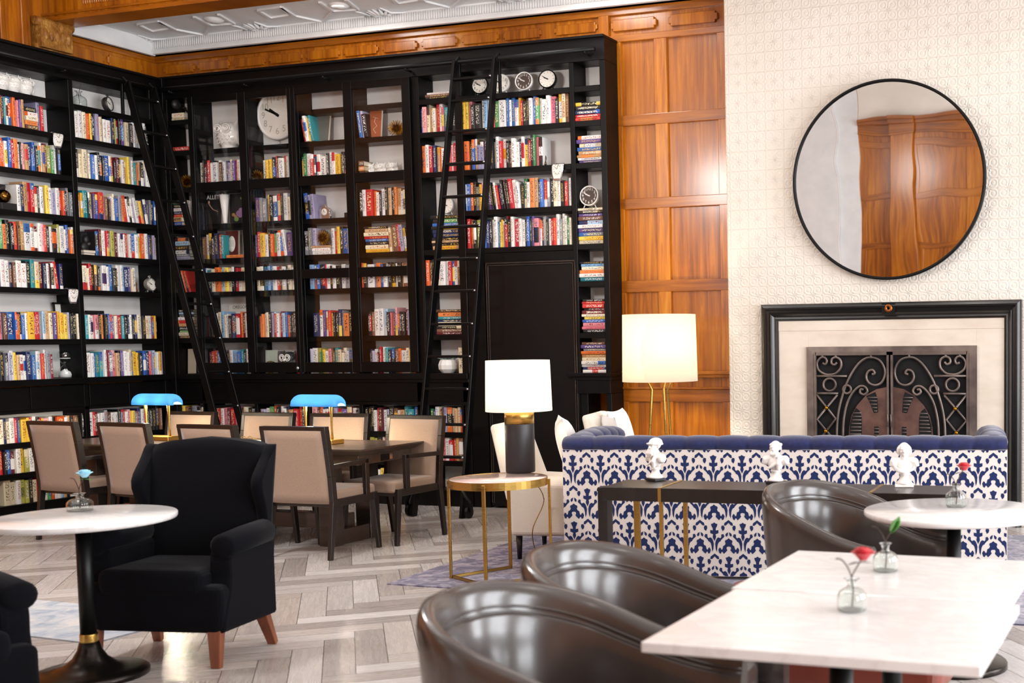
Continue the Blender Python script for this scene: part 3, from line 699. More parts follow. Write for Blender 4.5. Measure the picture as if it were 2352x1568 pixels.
row('L', ZL[7], -25, 122, 'w c W k v g z W y a W w N v b l w r w g m', W(7, A_), .265)
row('L', ZL[1], 165, 346, 'k W w c o y k z c s w W n u w k k v C k w g g k w W k', W(1, B_), .265, lean={26: 6, 27: 8})
row('L', ZL[2], 170, 358, 'c k c C p c b w k n k B b r k m y w a y m w T o a k v w W k o', W(2, B_), .27)
row('L', ZL[3], 176, 372, 'm w y t t k u v b R p s k z w c b g o R w k w z W c y n v g k b t y t', W(3, B_), .26, lean={19: 6, 20: 6, 21: 7, 22: 7, 23: 7, 24: 8, 25: 9, 26: 9, 27: 9, 28: 8})
row('L', ZL[4], 222, 372, 'k m w r g u m w W w r w b w t y o w n k z w w v', W(4, B_), .255)
row('L', ZL[5], 185, 311, 'k C c r k s k g W w b k K w w l N v c w', W(5, B_), .255)
row('L', ZL[6], 190, 362, 'w t w W p k o k k b v v c w r t k n w k n c w k c w m y c', W(6, B_), .24)
row('L', ZL[7], 193, 382, 'm W w b T t w r m z p a k v W w c g Y y k B n r p z l w y z K', W(7, B_), .255)
row('L', ZLOW[0], -25, 183, 'p C c n C w r b Y y r w k r y P w w O w a k s k', 'upper low shelf, ' + A_, .225, .19)
row('L', ZLOW[0], 189, 372, 'k z W r m w w t g s c w k z r w p y g r n w r k k k k s', 'upper low shelf, ' + B_, .235, .2)
row('L', ZLOW[1], -25, 183, 'c e U r k b m w y u W n c r w o b w e l y p w k', 'middle low shelf, ' + A_, .225, .19)
row('L', ZLOW[1], 189, 372, 'w e t W n k c e w o r b w g k w y p', 'middle low shelf, ' + B_, .22, .19)
row('L', ZLOW[2], 10, 183, 'C c w U u k c r b w e o w n l a k w y', 'bottom shelf, ' + A_, .24, .19)
row('L', ZLOW[2], 189, 372, 'k w e r w b n w o k g c y w k r w', 'bottom shelf, ' + B_, .24, .19)
# narrow corner bay
N_ = 'narrow corner bay'
zr = stack('B', ZL[0], 391, 422, 'c c', W(0, N_), .075); stack('B', ZL[1], 393, 434, 'r', W(1, N_), .045)
stack('B', ZL[3], 391, 418, 'e k w n r a b', W(3, N_), .25, titles={6: 'ORSONS'}); row('B', ZL[3], 422, 440, 'y w w', W(3, N_), .25)
stack('B', ZL[4], 396, 436, 'k o l k w g z', W(4, N_), .245); row('B', ZL[5], 392, 440, 'l b k u y k p o n r', W(5, N_), .24, lean={7: 10, 8: 12, 9: 13, 10: 18})
stack('B', ZL[6], 404, 446, 'k l k w o a k e c s', W(6, N_), .29)
# glazed cabinet columns
G = ['first glazed column', 'second glazed column', 'third glazed column', 'fourth glazed column']
row('B', ZL[2], 459, 563, 'w k m r k W w s w n z c v r w K', W(2, G[0]), .26); row('B', ZL[2], 603, 674, 'w Y y k r k W s w k y', W(2, G[1]), .265)
row('B', ZL[2], 692, 806, 'e e w r n w W w k w w Y k k a t', W(2, G[2]), .255); row('B', ZL[1], 697, 722, 'r w y t', W(1, G[2]), .27, lean={1: 9, 2: 9, 3: 9, 4: 10}); row('B', ZL[1], 788, 802, 'c y', W(1, G[2]), .25, lean={1: -10, 2: -10})
row('B', ZL[1], 824, 846, 'b z k', W(1, G[3]), .28, lean={1: 7, 2: 7, 3: 7})
stack('B', ZL[2], 824, 838, 's a s', W(2, G[3]), .15)
row('B', ZL[3], 614, 678, 'y k B r k w c K', W(3, G[1]), .265); row('B', ZL[3], 586, 611, 'v g g', W(3, G[1]), .25); row('B', ZL[3], 700, 722, 'k z z', W(3, G[2]), .27, lean={1: 5, 2: 5, 3: 4})
row('B', ZL[3], 826, 942, 'k w R o w k W k a k o a w k r', W(3, G[3]), .265, titles={7: 'Dutch'})
row('B', ZL[4], 466, 516, 's w k N n o t', W(4, G[0]), .255); stack('B', ZL[4], 520, 565, 'o', W(4, G[0]), .03); row('B', ZL[4], 586, 672, 'v r Y w k o e W b w V', W(4, G[1]), .26, lean={9: 8, 10: 8, 11: 0})
row('B', ZL[4], 700, 727, 'g g z', W(4, G[2]), .27); stack('B', ZL[4], 712, 760, 'a w w', W(4, G[2]), .085); row('B', ZL[4], 762, 814, 'W r Y k B w n', W(4, G[2]), .26)
stack('B', ZL[4], 836, 894, 'k a c r b k c y', W(4, G[3]), .245, titles={1: 'JON KATZ'}); row('B', ZL[4], 896, 946, 'a s r z y k', W(4, G[3]), .265, lean={1: 4, 2: 5, 3: 6, 4: 6, 5: 7, 6: 8})
row('B', ZL[5], 468, 576, 'w t c o w l y c k r w c m p', W(5, G[0]), .245); row('B', ZL[5], 590, 686, 'c k t b l b w r s w k c w o', W(5, G[1]), .24)
row('B', ZL[5], 712, 816, 'l w b k r w k W k w g c a', W(5, G[2]), .24); row('B', ZL[5], 830, 938, 'r k W z o b w k k w k a s', W(5, G[3]), .235)
row('B', ZL[6], 488, 579, 'a W c l c w k M R o m W l', W(6, G[0]), .27); row('B', ZL[6], 594, 692, 'k o o w c k z l r w r m l b o k k s k w', W(6, G[1]), .255)
row('B', ZL[6], 722, 820, 'N w v o r y k k n g O k u c', W(6, G[2]), .26); row('B', ZL[6], 846, 952, 'k k s W W l k p o v p o k K m z W w', W(6, G[3]), .265)
row('B', ZL[7], 480, 580, 'm r o b k s k W L b t k w k', W(7, G[0]), .25); row('B', ZL[7], 683, 694, 'r o', W(7, G[1]), .25); row('B', ZL[7], 714, 824, 'z W u e y w p s s t c s w W k c s m', W(7, G[2]), .25); row('B', ZL[7], 848, 955, 'n n z w m r r w t n k s o W c y e o', W(7, G[3]), .255)
# open bay around the door
R1, R2, R3 = 'narrow bay behind right ladder', 'wide bay above the door', 'narrow bay right of door'
stack('B', ZL[0], 975, 1032, 'w s k', W(0, R1), .06)
row('B', ZL[1], 965, 1050, 'b P c a c r w p t v w k k', W(1, R1), .26); row('B', ZL[2], 968, 1056, 'O w r v n a o w k r p r a', W(2, R1), .265)
zs1 = stack('B', ZL[4], 990, 1062, 'k e b y n n k a k a', W(4, R1), .318, titles={5: 'SECRETS'}); row('B', ZL[5], 979, 1066, 'o k k C W w r b w s w', W(5, R1), .26); stack('B', ZL[6], 1002, 1070, 's o t n c k s m', W(6, R1), .235); row('B', ZL[7], 1054, 1069, 'C b', W(7, R1), .29)
row('B', ZL[1], 1062, 1307, 'y y p k K w l w r e W b w b w y r k k w b e w W w P k w a s', W(1, R2), .275)
row('B', ZL[2], 1068, 1247, 'O k b a z z p k W k g w r w k s W w n w Y s r k e P W', W(2, R2), .285)
row('B', ZL[3], 1066, 1313, 'w b O k g y p p k v k k w r n k s k r W w k e w O a n b r g K c w k r t w', W(3, R2), .27, lean={8: 5, 9: 5, 10: 6, 11: 7, 12: 7, 13: 8, 14: 8, 15: 8, 16: 8, 17: 8, 18: 7, 19: 6, 20: 6, 21: 5})
row('B', ZL[4], 1069, 1314, 'z r s k U e b n k w w b y y g r k w R w W k b k v P w k g k w r r w g c w E c', W(4, R2), .28, hmin=.23)
stack('B', ZL[1], 1319, 1380, 'k k n r o', W(1, R3), .165, titles={2: 'LAURELL K. HAMILTON', 3: 'LAURELL K. HAMILTON', 4: 'LAURELL K. HAMILTON', 5: 'LAURELL K. HAMILTON'}); stack('B', ZL[2], 1324, 1384, 'w v w b a a w v', W(2, R3), .24, titles={7: 'THE SECRET INGREDIENTS'})
zs3 = stack('B', ZL[4], 1326, 1387, 'c k v s l w v g y c', W(4, R3), .318, titles={1: 'LARSEN', 2: 'BANANA ROSE'}); stack('B', ZL[5], 1330, 1389, 'k l c o w t', W(5, R3), .175); stack('B', ZL[6], 1336, 1392, 'k r r m m c y b p p k', W(6, R3), .30, titles={5: 'JONATHAN'}); stack('B', ZL[7], 1334, 1394, 's v g o a c w w n r', W(7, R3), .275)
# low shelves of the library wall
row('B', ZLOW[0], 398, 548, 'k w v y s k g w k c b b r w p m r p', 'upper low shelf left of table lamps', .235, .2)
row('B', ZLOW[0], 552, 700, 's c k g e p z w e o k w w n a R r k', 'upper low shelf behind dining table', .235, .2)
row('B', ZLOW[0], 702, 836, 'k c p s b k r n z u v m w k g', 'upper low shelf right of blue lamps', .235, .2)
row('B', ZLOW[0], 838, 986, 'k k k w r m W z k s w a t T b k w s', 'upper low shelf behind end chair', .24, .2); row('B', ZLOW[0], 990, 1066, 'e n w c s z K k a c o r', 'upper low shelf below ladder', .24, .2)
row('B', ZLOW[1], 720, 836, 'w k c r n w k y e w u k', 'middle low shelf right of blue lamps', .22, .19); row('B', ZLOW[1], 842, 986, 'k u u k w r w k c y w k n r', 'middle low shelf behind end chair', .22, .19); row('B', ZLOW[1], 990, 1066, 'r n W p w r o a s', 'middle low shelf below ladder', .23, .19)
row('B', ZLOW[2], 702, 836, 'k w r c k n y w k e', 'bottom shelf right of blue lamps', .22, .17); row('B', ZLOW[2], 842, 986, 'r k w y c w k r y k k z w k', 'bottom shelf behind end chair', .22, .17)

def book_geo(bk):
    t, h, d = bk['t'], bk['h'], bk['d']; name, hexes = PAL[bk['c']]; base = lin(rnd.choice(hexes))
    j = rnd.uniform(.9, 1.08); base = tuple(min(1, q * j) for q in base[:3]) + (1,)
    dark = sum(base[:3]) < .9; ink = lin(rnd.choice(['#efe9dc', '#e7d9a8', '#f2efe9', '#d9b45a'] if dark else ['#1b1a1d', '#7d1f24', '#23305e', '#2a2522', '#b5452a']))
    ink = ink[:3] + (rnd.random(),); page = lin(rnd.choice(['#e6dcc6', '#efe8d8', '#d9cbae'])); b = .0035
    zs = [0, h]; cols = [base]
    if rnd.random() < .38:
        f = sorted((rnd.uniform(.12, .4), rnd.uniform(.6, .88))); zs = [0, h * f[0], h * f[1], h]; alt = lin(rnd.choice(PAL[rnd.choice('wkcrnbywo' if rnd.random() < .6 else bk['c'])][1])); cols = rnd.choice([[alt, base, base], [base, base, alt], [base, alt, base], [alt, base, alt]])
    V, Fc, UV, C = [], [], [], []
    def q(p, uv, c):
        o = len(V); V.extend(p); Fc.append((o, o + 1, o + 2, o + 3)); UV.append(uv); C.append(c)
    for k in range(len(zs) - 1):
        z0, z1 = zs[k], zs[k + 1]; v0, v1 = z0 / h, z1 / h
        for (xa, ya, ua), (xb, yb, ub) in (((0, 0, 0), (t * .25, -b, .25)), ((t * .25, -b, .25), (t * .75, -b, .75)), ((t * .75, -b, .75), (t, 0, 1))):
            q([(xa, ya, z0), (xb, yb, z0), (xb, yb, z1), (xa, ya, z1)], [(ua, v0), (ub, v0), (ub, v1), (ua, v1)], cols[k])
    z = (0, 0)
    q([(0, d, 0), (0, 0, 0), (0, 0, h), (0, d, h)], [z] * 4, base); q([(t, 0, 0), (t, d, 0), (t, d, h), (t, 0, h)], [z] * 4, base)
    q([(t, d, 0), (0, d, 0), (0, d, h), (t, d, h)], [z] * 4, page); e = min(.004, t * .15)
    q([(0, 0, h), (e, 0, h), (e, d, h), (0, d, h)], [z] * 4, base); q([(t - e, 0, h), (t, 0, h), (t, d, h), (t - e, d, h)], [z] * 4, base); q([(e, 0, h - .004), (t - e, 0, h - .004), (t - e, d, h - .004), (e, d, h - .004)], [z] * 4, page)
    q([(0, d, 0), (t, d, 0), (t, 0, 0), (0, 0, 0)], [z] * 4, base)
    o = len(V); V += [(t * .25, -b, h), (t * .75, -b, h)]; q([(0, 0, h), (t * .25, -b, h), (t * .75, -b, h), (t, 0, h)], [z] * 4, base); del V[o:o + 2]; Fc[-1] = tuple(i - 2 for i in Fc[-1])
    return V, Fc, UV, C, [ink] * len(Fc)
def book_mesh(lst, name):
    V, Fc, UV, C, I = [], [], [], [], []
    for v, f, u, c, ii in lst:
        o = len(V); V += v; Fc += [tuple(k + o for k in q) for q in f]; UV += u; C += c; I += ii
    me = bpy.data.meshes.new(name); me.from_pydata(V, [], Fc)
    me.uv_layers.new(name='UVMap'); me.color_attributes.new('cover', 'FLOAT_COLOR', 'CORNER'); me.color_attributes.new('ink', 'FLOAT_COLOR', 'CORNER')
    ul = me.uv_layers['UVMap']; cl = me.color_attributes['cover']; il = me.color_attributes['ink']
    ul.data.foreach_set('uv', [x for u in UV for p in u for x in p]); cl.data.foreach_set('color', [x for c in C for _ in range(4) for x in c]); il.data.foreach_set('color', [x for c in I for _ in range(4) for x in c])
    me.materials.append(M_BOOK); return me
def shown(bk):
    P = [proj(bk['M'] @ Vector(q)) for q in ((0, 0, 0), (bk['t'], 0, 0), (bk['t'], 0, bk['h']), (0, 0, bk['h']))]
    if max(p[0] for p in P) < 2: return 0
    a = abs(sum(P[i][0] * P[(i + 1) % 4][1] - P[(i + 1) % 4][0] * P[i][1] for i in range(4))) / 2
    x, y = sum(p[0] for p in P) / 4, sum(p[1] for p in P) / 4
    hid = (60 < x < 370 and y > 1000) or (x > 372 and y > 1040) or (385 < x < 500 and y > 920) or (555 < x < 850 and y > 935) or (885 < x < 1030 and y > 950)
    return a * (.05 if hid else 1) + (1e6 if bk.get('title') else 0)
for bk in BK: bk['a'] = shown(bk)
order = sorted(range(len(BK)), key=lambda i: -BK[i]['a']); top = set(order[:300])
rest = []
for i, bk in enumerate(BK):
    geo = book_geo(bk)
    if i in top:
        o = bpy.data.objects.new('book', book_mesh([geo], 'book')); COL.objects.link(o); o.matrix_world = bk['M']; WM[o] = Matrix(); tag(o, bk['lab'], 'book', bk['grp'])
        if bk.get('title'):
            tx = bk['title']; n_ = len(tx); sz = min(bk['t'] * .8, bk['h'] * .8 / (n_ * .58))
            Mt = T3(bk['t'] / 2, -.0042, bk['h'] * .5) @ FACE_Y @ RZ(-pi / 2 if bk['kind'] == 'up' else pi / 2)
            o2 = text_mb(tx, sz, 0, Mt).build('title', M_INK if bk['c'] in 'wcylpazou' else M_INKW); o2.parent = o
    else:
        v, f, u, c, ii = geo; rest.append(([tuple(bk['M'] @ Vector(p)) for p in v], f, u, c, ii))
if rest:
    o = bpy.data.objects.new('books', book_mesh(rest, 'books')); COL.objects.link(o); o['kind'] = 'stuff'; tag(o, 'the many smaller and farther books filling the library shelves', 'books')
print('BOOKS', len(BK), 'single', len(top))
LOCAL[0] = True
# ================================================================== SHELF OBJECTS
def on_back(px, z, off=.09): return Vector((xat(px, YB + off, z + .08), YB + off, z + .0005))
def on_left(px, z, off=.09): return Vector((XL - off, yat(px, XL - off, z + .08), z + .0005))
def owl(label, P, s, rz, m=None, group=None, dark=False):
    t = thing('owl_figurine', label, 'figurine', P, rz, group)        # faces -y
    b = MB(); b.ell((0, 0, .46 * s), (.40 * s, .34 * s, .46 * s), 20, 14); b.ell((0, -.02 * s, .70 * s), (.41 * s, .33 * s, .30 * s), 20, 12)
    for q in (-1, 1): b.lathe([(.09 * s, 0), (.05 * s, .10 * s), (.004, .2 * s)], 8, M=T3(q * .29 * s, 0, .90 * s) @ RY(q * .35)); b.ell((q * .39 * s, .03 * s, .40 * s), (.07 * s, .20 * s, .28 * s), 12, 8)
    b.lathe([(.25 * s, 0), (.27 * s, .05 * s), (.2 * s, .1 * s)], 16)
    b.build('body', m or M_CERAMIC, t, remesh=.035 * s, smooth=3)
    e = MB()
    for q in (-1, 1):
        for rr in (.15, .085):
            e.tube([(q * .17 * s + rr * s * cos(2 * pi * k / 18), -.345 * s + .02 * s * (rr < .1) * -1 + abs(cos(2 * pi * k / 18) * .02 * s), .72 * s + rr * s * sin(2 * pi * k / 18)) for k in range(18)], .022 * s, 6, closed=True)
    e.ell((0, -.36 * s, .62 * s), (.035 * s, .04 * s, .07 * s), 8, 8); e.build('face', M_INKW if dark else (m or M_CERAMIC), t)
    f = MB()
    for j in range(3 if s > .2 or dark else 2):
        for k in range(5 if s > .2 or dark else 3):
            x = (k - 2 + (j % 2) * .5) * .13 * s; z = (.44 - .12 * j) * s
            yy = -.345 * s * sqrt(max(.2, 1 - (x / (.44 * s)) ** 2))
            f.tube([(x - .045 * s, yy, z + .03 * s), (x, yy - .012 * s, z - .045 * s), (x + .045 * s, yy, z + .03 * s)], .011 * s, 5)
    f.build('feathers', M_INKW if dark else (m or M_CERAMIC), t); return t
for k, px in enumerate((2, 29, 57)):
    owl('small white ceramic owl on top shelf of left bookcase, %s' % ['leftmost, cut by the picture edge', 'middle of three', 'rightmost of three'][k], on_left(px, ZL[0], .12), .165, pi / 2 - .15, group='white owls on the left bookcase')
for k, px in enumerate((849, 876, 903)):
    owl('small white ceramic owl behind glass, %s of three in the fourth column' % ['left one', 'middle one', 'right one'][k], on_back(px, ZL[2], .13), .135, .05, group='white owls behind glass')
owl('large white ceramic owl standing behind glass in the first column', on_back(527, ZL[1], .14), .27, -.02).scale = (1.15, 1.1, 1.0)
owl('dark owl figure with white pattern on bottom shelf behind glass', on_back(667, 1.256, .07), .215, -.1, M_ROCK, dark=True)

def clock(label, P, r, rz, case, dial, ink, tilt=.12, bell=False, feet=True, hm=(9.8, 50), group=None, nums=True, name='table_clock'):
    t = thing(name, label, 'clock', P, rz, group); zc = r * 1.22 if feet else r
    M = T3(0, 0, zc) @ RX(-tilt) @ RX(pi / 2)                # local z -> -y (towards viewer)
    b = MB(); b.lathe([(.02, -.03), (r * .82, -.03), (r * .97, -.012), (r, .012), (r * .985, .024), (r * .9, .028), (r * .875, .018), (.001, .016)], 32, M=M); b.build('case', case, t)
    d = MB(); d.lathe([(r * .87, .0185), (.001, .0185)], 32, M=M, cap=False); d.build('dial', dial, t)
    g = MB()
    if nums:
        for k in range(1, 13):
            a = pi / 2 - 2 * pi * k / 12; text_mb(str(k), r * .36, 0, M @ T3(r * .66 * cos(a), r * .66 * sin(a), .0195), g)
    else:
        for k in range(12): a = 2 * pi * k / 12; g.box(r * .66, r * .8, -.0015, .0015, .019, .0195, 0, M @ RZ(a))
    g.build('numerals', ink, t)
    h = MB()
    for an, l, w_ in ((pi / 2 - 2 * pi * hm[0] / 12, .42, .055), (pi / 2 - 2 * pi * hm[1] / 60, .62, .035)): h.box(-r * .12, r * l, -r * w_, r * w_, .0205, .0215, 0, M @ RZ(an))
    h.lathe([(r * .07, .02), (r * .05, .024)], 10, M=M); h.build('hand', ink, t)
    if feet:
        for q in (-1, 1): f = MB(); f.tube([(q * r * .5, 0, zc - r * .8), (q * r * .68, -.004, .004)], [r * .07, r * .05], 8); f.build('foot', case, t)
        f = MB(); f.tube([(0, .02, zc - r * .6), (0, .05, .004)], .004, 6); f.build('rear_prop', case, t)
    if bell:
        f = MB(); f.tube([(0, 0, zc + r * .95), (0, 0, zc + r * 1.18)], r * .09, 8)
        f.tube([(-r * .35, 0, zc + r * 1.1), (-r * .2, 0, zc + r * 1.32), (0, 0, zc + r * 1.38), (r * .2, 0, zc + r * 1.32), (r * .35, 0, zc + r * 1.1)], r * .045, 8); f.ell((0, 0, zc + r * 1.2), (r * .22, r * .12, r * .1), 10, 8); f.build('bell', case, t)
    return t
M_WCASE, M_BCASE, M_NCASE = M_CERAMIC, M_BMETAL, mat('nickel_case', '#bdb7ae', .3, .6)
clock('round black clock with white dial on top shelf behind ladder rungs', on_back(1104, ZL[0], .11), .083, .1, M_BCASE, M_DIALW, M_INK)
clock('white round clock with pale dial on top shelf, partly behind the ladder', on_back(1152, ZL[0], .11), .085, .1, M_WCASE, M_DIALW, M_STEEL)
clock('white round clock with brown dial and white numerals on top shelf', on_back(1205, ZL[0], .11), .086, .1, M_WCASE, M_DIALD, M_INKW)
clock('black round clock with plain pale dial, rightmost on top shelf', on_back(1259, ZL[0], .11), .086, .1, M_BCASE, M_DIALW, M_INK, nums=False)
clock('white round clock with brown dial on a pile of books right of the door', on_back(1355, zs3, .10), .092, .05, M_WCASE, M_DIALD, M_INKW)
clock('pale alarm clock with bell on a pile of books behind the ladder', on_back(1029, zs1, .10), .075, -.1, M_WCASE, M_DIALW, M_INK, bell=True, nums=False)
clock('small dark alarm clock with bell on top shelf of left bookcase', on_left(247, ZL[0], .10), .068, pi / 2 + .35, M_STEEL, M_DIALW, M_INK, bell=True, feet=True, nums=False)
clock('small nickel alarm clock with bell beside books, left bookcase near corner', on_left(344, ZL[5], .08), .066, pi / 2 + .2, M_NCASE, M_DIALW, M_INK, bell=True, nums=False)
t = clock('large white wall clock with black hands hanging behind glass', (xat(640, YW - .05, 3.75), YW - .055, 3.555), .245, 0, M_WCASE, M_DIALW, mat('raised_numeral', '#b3a898', .6), tilt=0, feet=False, hm=(10.1, 49), name='wall_clock')
for ch in t.children:
    if ch.name.startswith('hand'): ch.data.materials[0] = M_INK
m = MB(); m.tube([(0, 0, .01), (0, 0, -.07)], .004, 6); m.ell((0, 0, -.08), (.012, .006, .02), 8, 6); m.build('pendulum', M_SILVER, t)
# crystal clock
t = thing('crystal_clock', 'small ornate crystal clock behind glass in the third column', 'clock', on_back(747, ZL[3], .10))
m = MB(); pol = [(-.06, 0), (.06, 0), (.068, .03), (.056, .06), (.066, .085), (.045, .105), (.02, .115), (.012, .14), (-.012, .14), (-.02, .115), (-.045, .105), (-.066, .085), (-.056, .06), (-.068, .03)]
m.prism(pol, -.015, .015, M=FACE_Y); m.build('body', M_SILVER, t, bevel=.004); m = MB(); m.lathe([(.034, .016), (.03, .02), (.001, .02)], 20, M=T3(0, 0, .066) @ RX(pi / 2)); m.build('dial', M_DIALW, t)
m = MB(); m.box(-.002, .002, -.0225, -.021, .066, .088); m.box(0, .018, -.0225, -.021, .064, .067); m.build('hand', M_INK, t)

def melt(label, P, rz, s=1.0):           # P on the shelf edge, local -y is out of the shelf
    t = thing('melting_clock', label, 'clock', P, rz, 'melting silver clocks')
    path = cr([(.07, .006), (.03, .007), (.004, .004), (-.016, -.012), (-.018, -.05), (-.016, -.09), (-.015, -.128)], 4)    # (y, z)
    def wd(v): return .052 * min(1, (.35 + 1.6 * v)) * sqrt(max(.02, 1 - max(0, (v - .55) / .5) ** 2)) * s
    def fn(o, q=1):
        def g(u, v):
            p = path[min(len(path) - 1, int(v * (len(path) - 1)))]; x = (2 * u - 1)
            return (x * wd(v) * q + .006 * sin(v * 5) * s, p.x * s - o * (1 - .35 * x * x), p.y * s + (o if v < .3 else 0))
        return g
    m = MB(); N = len(path); m.grid(fn(.003), 13, N); m.grid(fn(-.008), 13, N)
    for x in (0, 1):
        m.grid(lambda u, v, x=x: tuple(Vector(fn(.003)(x, v)).lerp(Vector(fn(-.008)(x, v)), u)), 3, N)
    m.grid(lambda u, v: tuple(Vector(fn(.003)(u, 1)).lerp(Vector(fn(-.008)(u, 1)), v)), 13, 3); m.build('case', M_SILVER, t, merge=.0003)
    d = MB(); d.grid(lambda u, v: tuple(Vector(fn(.0042, .84)(u, .42 + .52 * v))), 11, 14); d.build('dial', M_DIALW, t)
    h = MB(); c = Vector(fn(.006)(.5, .66))
    for k in range(12): a = 2 * pi * k / 12; h.tube([c + Vector((.026 * cos(a), 0, .032 * sin(a))) * s, c + Vector((.036 * cos(a) * .9, .001, .046 * sin(a))) * s], .0016, 5)
    for a, l in ((2.4, .022), (1.2, .03)): h.tube([c, c + Vector((l * cos(a), -.001, l * sin(a))) * s], .0016, 5)
    h.build('hand', M_INK, t); return t
melt('silver melting clock draped over the edge of the second shelf, left bookcase', Vector((XL - .004, yat(131, XL, 3.47), ZL[1] + .001)), pi / 2, 1.05)
melt('silver melting clock draped over the edge of the sixth shelf, left bookcase', Vector((XL - .004, yat(166, XL, 2.06), ZL[5] + .001)), pi / 2, 1.05)
melt('silver melting clock draped over shelf edge in the wide bay above the door', Vector((xat(1282, YB, 3.10), YB + .004, ZL[2] + .001)), 0, 1.15)

def urchin(label, P, r):
    t = thing('spiked_ornament', label, 'ornament', P + Vector((0, 0, r * .93)), 0, 'gilded spiked balls')
    m = MB(); m.ell((0, 0, 0), (r * .22,) * 3, 10, 8); m.build('core', M_GOLD, t); m = MB(); N = 170
    for k in range(N):
        z = 1 - 2 * (k + .5) / N; a = k * 2.39996; q = sqrt(1 - z * z); d = Vector((q * cos(a), q * sin(a), z)); m.tube([d * r * .15, d * r * rnd.uniform(.92, 1.03)], [r * .035, r * .022], 5)
    m.build('spikes', M_GOLD, t)
urchin('gold spiked ball behind glass on second shelf, fourth column', on_back(911, ZL[1], .12), .083); urchin('gold spiked ball behind glass left of yellow books, second column', on_back(590, ZL[2], .13), .08)
urchin('gold spiked ball lying on books behind glass, third column', on_back(740, ZL[4] + .086, .10), .085); urchin('gold spiked ball on third shelf of narrow corner bay', on_back(430, ZL[2], .12), .078)

# hourglass
t = thing('hourglass', 'clear hourglass with white sand on the counter of the left bookcase', 'hourglass', on_left(149, ZL[7], .12), pi / 2)
pr = [(.05, .002), (.058, .03), (.056, .065), (.035, .10), (.008, .125), (.035, .15), (.056, .185), (.058, .215), (.048, .243), (.0, .25)]
m = MB(); m.lathe([(a.x, a.y) for a in cr(pr, 4)], 24); m.build('bulb', M_BULB, t); m = MB(); m.lathe([(.001, .005), (.05, .005), (.054, .03), (.046, .055), (.001, .085)], 20); m.build('sand', M_PILLOW, t)
m = MB(); m.lathe([(.001, .178), (.05, .178), (.05, .186), (.001, .186)], 20); m.build('sand', M_PILLOW, t)
# bookends on the left bookcase
t = thing('plaque', 'dark embossed plaque standing behind a brass ball on fourth shelf, left bookcase', 'plaque', on_left(14, ZL[3], .16), pi / 2)
m = MB(); m.box(-.10, .13, -.01, .01, 0, .235); m.build('panel', M_ROCK, t, bevel=.006); m = MB(); m.tube([(.10 * cos(a), -.013, .13 + .085 * sin(a)) for a in [pi * k / 12 for k in range(13)]], .006, 6); m.tube([(-.08, -.013, .05), (.10, -.013, .05)], .005, 6); m.build('relief', M_STEEL, t)
t = thing('ball_ornament', 'bronze ball on a dark stand on fourth shelf, left bookcase', 'ornament', on_left(11, ZL[3], .06), pi / 2)
m = MB(); m.box(-.06, .10, -.035, .03, 0, .06); m.build('stand', M_ROCK, t, bevel=.004); m = MB(); m.ell((-.01, 0, .118), (.058,) * 3, 20, 14); m.build('ball', mat('polished_bronze', '#6b4a22', .18, 1.0), t)
t = thing('bookend', 'black bookend plaque with carved relief on fifth shelf, left bookcase near corner', 'bookend', on_left(202, ZL[4], .12), pi / 2)
m = MB(); m.box(-.10, .10, .02, .045, 0, .225); m.build('panel', M_ROCK, t, bevel=.006); m = MB(); m.ell((-.01, .01, .15), (.035, .03, .045), 14, 10); m.tube([(-.01, .0, .10), (.09, .01, .155)], [.025, .008], 8); m.ell((-.03, .01, .08), (.05, .03, .05), 12, 8); m.build('relief', M_ROCK, t)
m = MB(); m.box(-.10, .08, -.06, .015, .0, .02); m.box(-.11, .10, -.07, .015, .022, .046); m.build('stone_base', M_STONE, t, bevel=.003)
m = MB(); P = on_left(311, ZL[5], .11); m.M = T3(*P) @ RZ(pi / 2); m.lathe([(.022, 0), (.02, .02), (.012, .05), (.016, .07)], 10); m.ell((0, 0, .085), (.016,) * 3, 10, 8); tag(m.build('small_figure', M_LEGWOOD), 'small brown figure at the end of the sixth shelf row, left bookcase', 'figurine')
# raven statue
t = thing('raven_statue', 'black raven statue on two pale books, top of narrow corner bay', 'statue', on_back(413, zr, .09), 0)
m = MB(); m.ell((0, 0, .10), (.035, .055, .05), 14, 10, M=RX(.5)); m.ell((-.005, -.03, .165), (.026, .032, .026), 12, 8); m.tube([(0, -.055, .163), (0, -.085, .155)], [.011, .002], 8); m.tube([(0, .04, .08), (0, .10, .03)], [.022, .006], 8); m.build('body', M_ROCK, t, remesh=.006, smooth=2)
for q in (-.014, .014): m = MB(); m.tube([(q, 0, .07), (q, -.005, .002), (q, -.022, .003)], [.004, .004, .003], 6); m.build('foot', M_ROCK, t)
t = thing('raven_statue', 'dark bird statue partly hidden at the right of the crystal clock', 'statue', on_back(802, ZL[3], .10), 1.3)
m = MB(); m.ell((0, 0, .09), (.03, .05, .045), 14, 10, M=RX(.5)); m.ell((0, -.03, .15), (.022, .03, .022), 12, 8); m.tube([(0, -.05, .15), (0, -.08, .145)], [.01, .002], 8); m.build('body', M_ROCK, t, remesh=.006, smooth=2); m = MB(); m.box(-.03, .03, -.04, .04, 0, .05); m.build('base', M_ROCK, t, bevel=.004)
